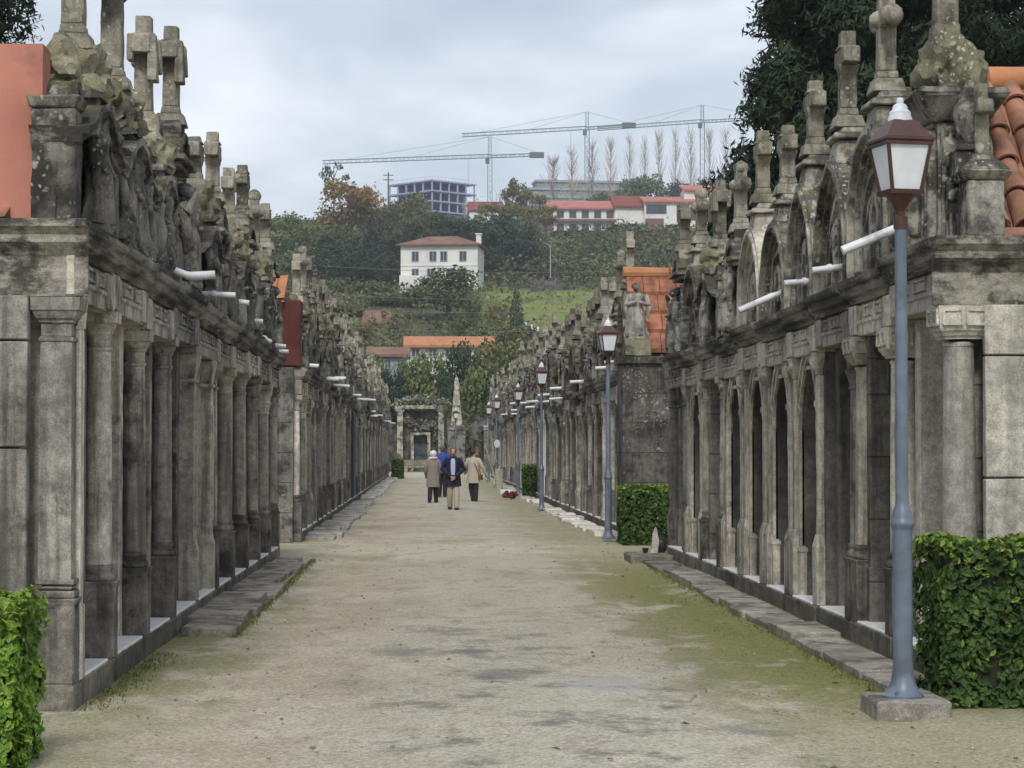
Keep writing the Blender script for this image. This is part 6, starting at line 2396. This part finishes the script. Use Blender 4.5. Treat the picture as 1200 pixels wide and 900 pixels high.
# pale pickets beside the dark cone
e = MB()
for q in range(7):
    x, y = 13.2 + q * .62, 292 - q * 4.2
    z = terrain(x, y)
    e.box(x - .14, x + .14, y - .1, y + .1, z - .2, z + 1.7 - q * .05)
for q in range(6):
    x, y = 13.2 + q * .62, 292 - q * 4.2
    e.bar((x, y, terrain(x, y) + 1.1), (x + .62, y - 4.2, terrain(x + .62, y - 4.2) + 1.1), .06)
tag(obj('picket_fence', e.mesh('picket_fence', smooth=0), M['whitewall']), 'short pale picket fence climbing the meadow right of the dark cone', 'fence')
e = MB()
a, b = at(622, 326, 335), at(655, 324, 345)
for i in range(8):
    t0, t1 = i / 8, (i + 1) / 8
    q0, q1 = a.lerp(b, t0), a.lerp(b, t1)
    z = min(terrain(q0.x, q0.y), terrain(q1.x, q1.y)) - .5
    e.box(q0.x, q1.x, q0.y, q0.y + .4, z, z + 2.2 + .4 * (i % 2))
tag(obj('garden_wall', e.mesh('garden_wall', rug=(.8, .06, 1, 3), smooth=0), M['wall_dark']), 'dark stone garden wall along the top of the meadow', 'wall')

# overhead wires in front of the hill
M['wire'] = plain('grey_wire', (0.16, 0.17, 0.18), .6, .05, 1)
for i, (y0, y1, dd) in enumerate(((303, 312, 260), (337, 341, 250), (352, 357, 245), (373, 379, 240))):
    a, b = at(250, y0, dd), at(860, y1, dd + 10)
    pts = [a.lerp(b, q / 14) + Vector((0, 0, -1.2 * math.sin(math.pi * q / 14))) for q in range(15)]
    e = MB()
    e.tube(pts, .022, 4)
    tag(obj('power_line', e.mesh('power_line', smooth=0), M['wire']), 'thin grey overhead wire crossing in front of the hillside', 'wire', 'overhead wires')

# brambles and scrub that cover the slope outside the meadow
e = MB()
rg = random.Random(45)
for k in range(420):
    d = rg.uniform(268, 342)
    b = at(rg.uniform(540, 740), 400, d)
    if b.x < 3:
        continue
    z = terrain(b.x, d)
    r = rg.uniform(.3, .9) * (1.6 if rg.random() < .08 else 1)
    leaf_cloud(e, [((b.x, d, z + r * .15), (r * 1.6, r, r * .45))], 14, r * .3, 500 + k, .5)
tag(obj('meadow_grass', e.mesh('meadow_grass', smooth=0), M['tuft_far']), None, None, None, 'stuff')
e = MB()
rg = random.Random(44)
cnt = 0
while cnt < 1500:
    d = 192 + 440 * rg.random() ** 1.2
    px = rg.uniform(300, 900)
    b = at(px, 400, d)
    if (265 < d < 345 and b.x > 4.5) or (d > 510 and px > 625):
        continue
    z = terrain(b.x, d)
    r = rg.uniform(.8, 2.2)
    leaf_cloud(e, [((b.x, d, z + r * .35), (r * 1.3, r, r * .8))], 56, r * .16, cnt, .5)
    cnt += 1
tag(obj('undergrowth', e.mesh('undergrowth', smooth=0), M['scrub']), None, None, None, 'stuff')

e = MB()
rg = random.Random(46)
for k in range(750):
    px = rg.uniform(310, 880)
    d = rg.uniform(385, 600 if px < 625 else 500)
    b = at(px, 400, d)
    z = terrain(b.x, d)
    r = rg.uniform(1.6, 3.6)
    leaf_cloud(e, [((b.x, d, z + r * .45), (r * 1.1, r, r * .95))], 90, r * .125, 3000 + k, .5)
tag(obj('undergrowth', e.mesh('undergrowth', smooth=0), M['scrub']), None, None, None, 'stuff')
# ---------------------------------------------------------------- hazy air
HAZE = 0.00023
if HAZE:
    e = MB()
    e.box(-920, 920, -210, 2550, -1.0, 150)
    hm = bpy.data.materials.new('hazy_air')
    hm.use_nodes = True
    ht = hm.node_tree
    for n_ in list(ht.nodes):
        if n_.type != 'OUTPUT_MATERIAL':
            ht.nodes.remove(n_)
    pv = ht.nodes.new('ShaderNodeVolumePrincipled')
    pv.inputs['Color'].default_value = (.86, .92, 1.0, 1)
    pv.inputs['Density'].default_value = HAZE
    ht.links.new(pv.outputs[0], [n_ for n_ in ht.nodes if n_.type == 'OUTPUT_MATERIAL'][0].inputs['Volume'])
    tag(obj('haze', e.mesh('haze', smooth=0), hm), None, None, None, 'stuff')
# ---------------------------------------------------------------- daylight
SUN_EL, SUN_AZ = 46, 186          # azimuth: clockwise from +Y
w = bpy.data.worlds.new('World')
sc.world = w
w.use_nodes = True
t = w.node_tree
n = t.nodes
bg = n['Background']
sky = n.new('ShaderNodeTexSky')
sky.sky_type = 'NISHITA'
sky.sun_disc = False
sky.sun_elevation = R(SUN_EL)
sky.sun_rotation = R(SUN_AZ)
sky.dust_density = 2.0
tc = n.new('ShaderNodeTexCoord')
mp = n.new('ShaderNodeMapping')
mp.inputs['Scale'].default_value = (1, 1, 2.4)
mp.inputs['Location'].default_value = (.31, .2, .4)
t.links.new(tc.outputs['Generated'], mp.inputs[0])
n1 = n.new('ShaderNodeTexNoise')
n1.inputs['Scale'].default_value = 5.5
n1.inputs['Detail'].default_value = 7
n1.inputs['Roughness'].default_value = .5
n1.inputs['Distortion'].default_value = .25
t.links.new(mp.outputs[0], n1.inputs['Vector'])
cr = n.new('ShaderNodeValToRGB')
cr.color_ramp.elements[0].position = .30
cr.color_ramp.elements[0].color = (.285, .325, .395, 1)
cr.color_ramp.elements[1].position = .70
cr.color_ramp.elements[1].color = (.66, .68, .715, 1)
el = cr.color_ramp.elements.new(.5)
el.color = (.42, .455, .515, 1)
t.links.new(n1.outputs['Fac'], cr.inputs[0])
SKY_S = 0.12
sc1 = n.new('ShaderNodeVectorMath')
sc1.operation = 'SCALE'
sc1.inputs['Scale'].default_value = 1 / SKY_S
t.links.new(cr.outputs[0], sc1.inputs[0])
mx = n.new('ShaderNodeMix')
mx.data_type = 'RGBA'
mx.inputs[0].default_value = .88
t.links.new(sky.outputs[0], mx.inputs[6])
t.links.new(sc1.outputs[0], mx.inputs[7])
t.links.new(mx.outputs[2], bg.inputs['Color'])
bg.inputs['Strength'].default_value = SKY_S
sl = bpy.data.lights.new('sun', 'SUN')
sl.energy = 1.5
sl.angle = R(14)
sl.color = (1.0, .97, .92)
so = bpy.data.objects.new('sun', sl)
COL.objects.link(so)
az = R(SUN_AZ)
d = Vector((math.sin(az) * math.cos(R(SUN_EL)), math.cos(az) * math.cos(R(SUN_EL)), math.sin(R(SUN_EL))))
so.rotation_euler = d.to_track_quat('Z', 'Y').to_euler()
so.location = (0, -20, 60)
sc.view_settings.view_transform = 'Standard'
sc.view_settings.look = 'None'
sc.view_settings.gamma = 1
sc.view_settings.exposure = 0.72
sc.view_settings.use_curve_mapping = False
sc.render.engine = 'CYCLES'
sc.cycles.use_denoising = True
sc.cycles.max_bounces = 5
sc.cycles.diffuse_bounces = 3
sc.cycles.glossy_bounces = 2
sc.cycles.transmission_bounces = 3
sc.cycles.transparent_max_bounces = 4
sc.cycles.use_adaptive_sampling = True
sc.cycles.adaptive_threshold = .02
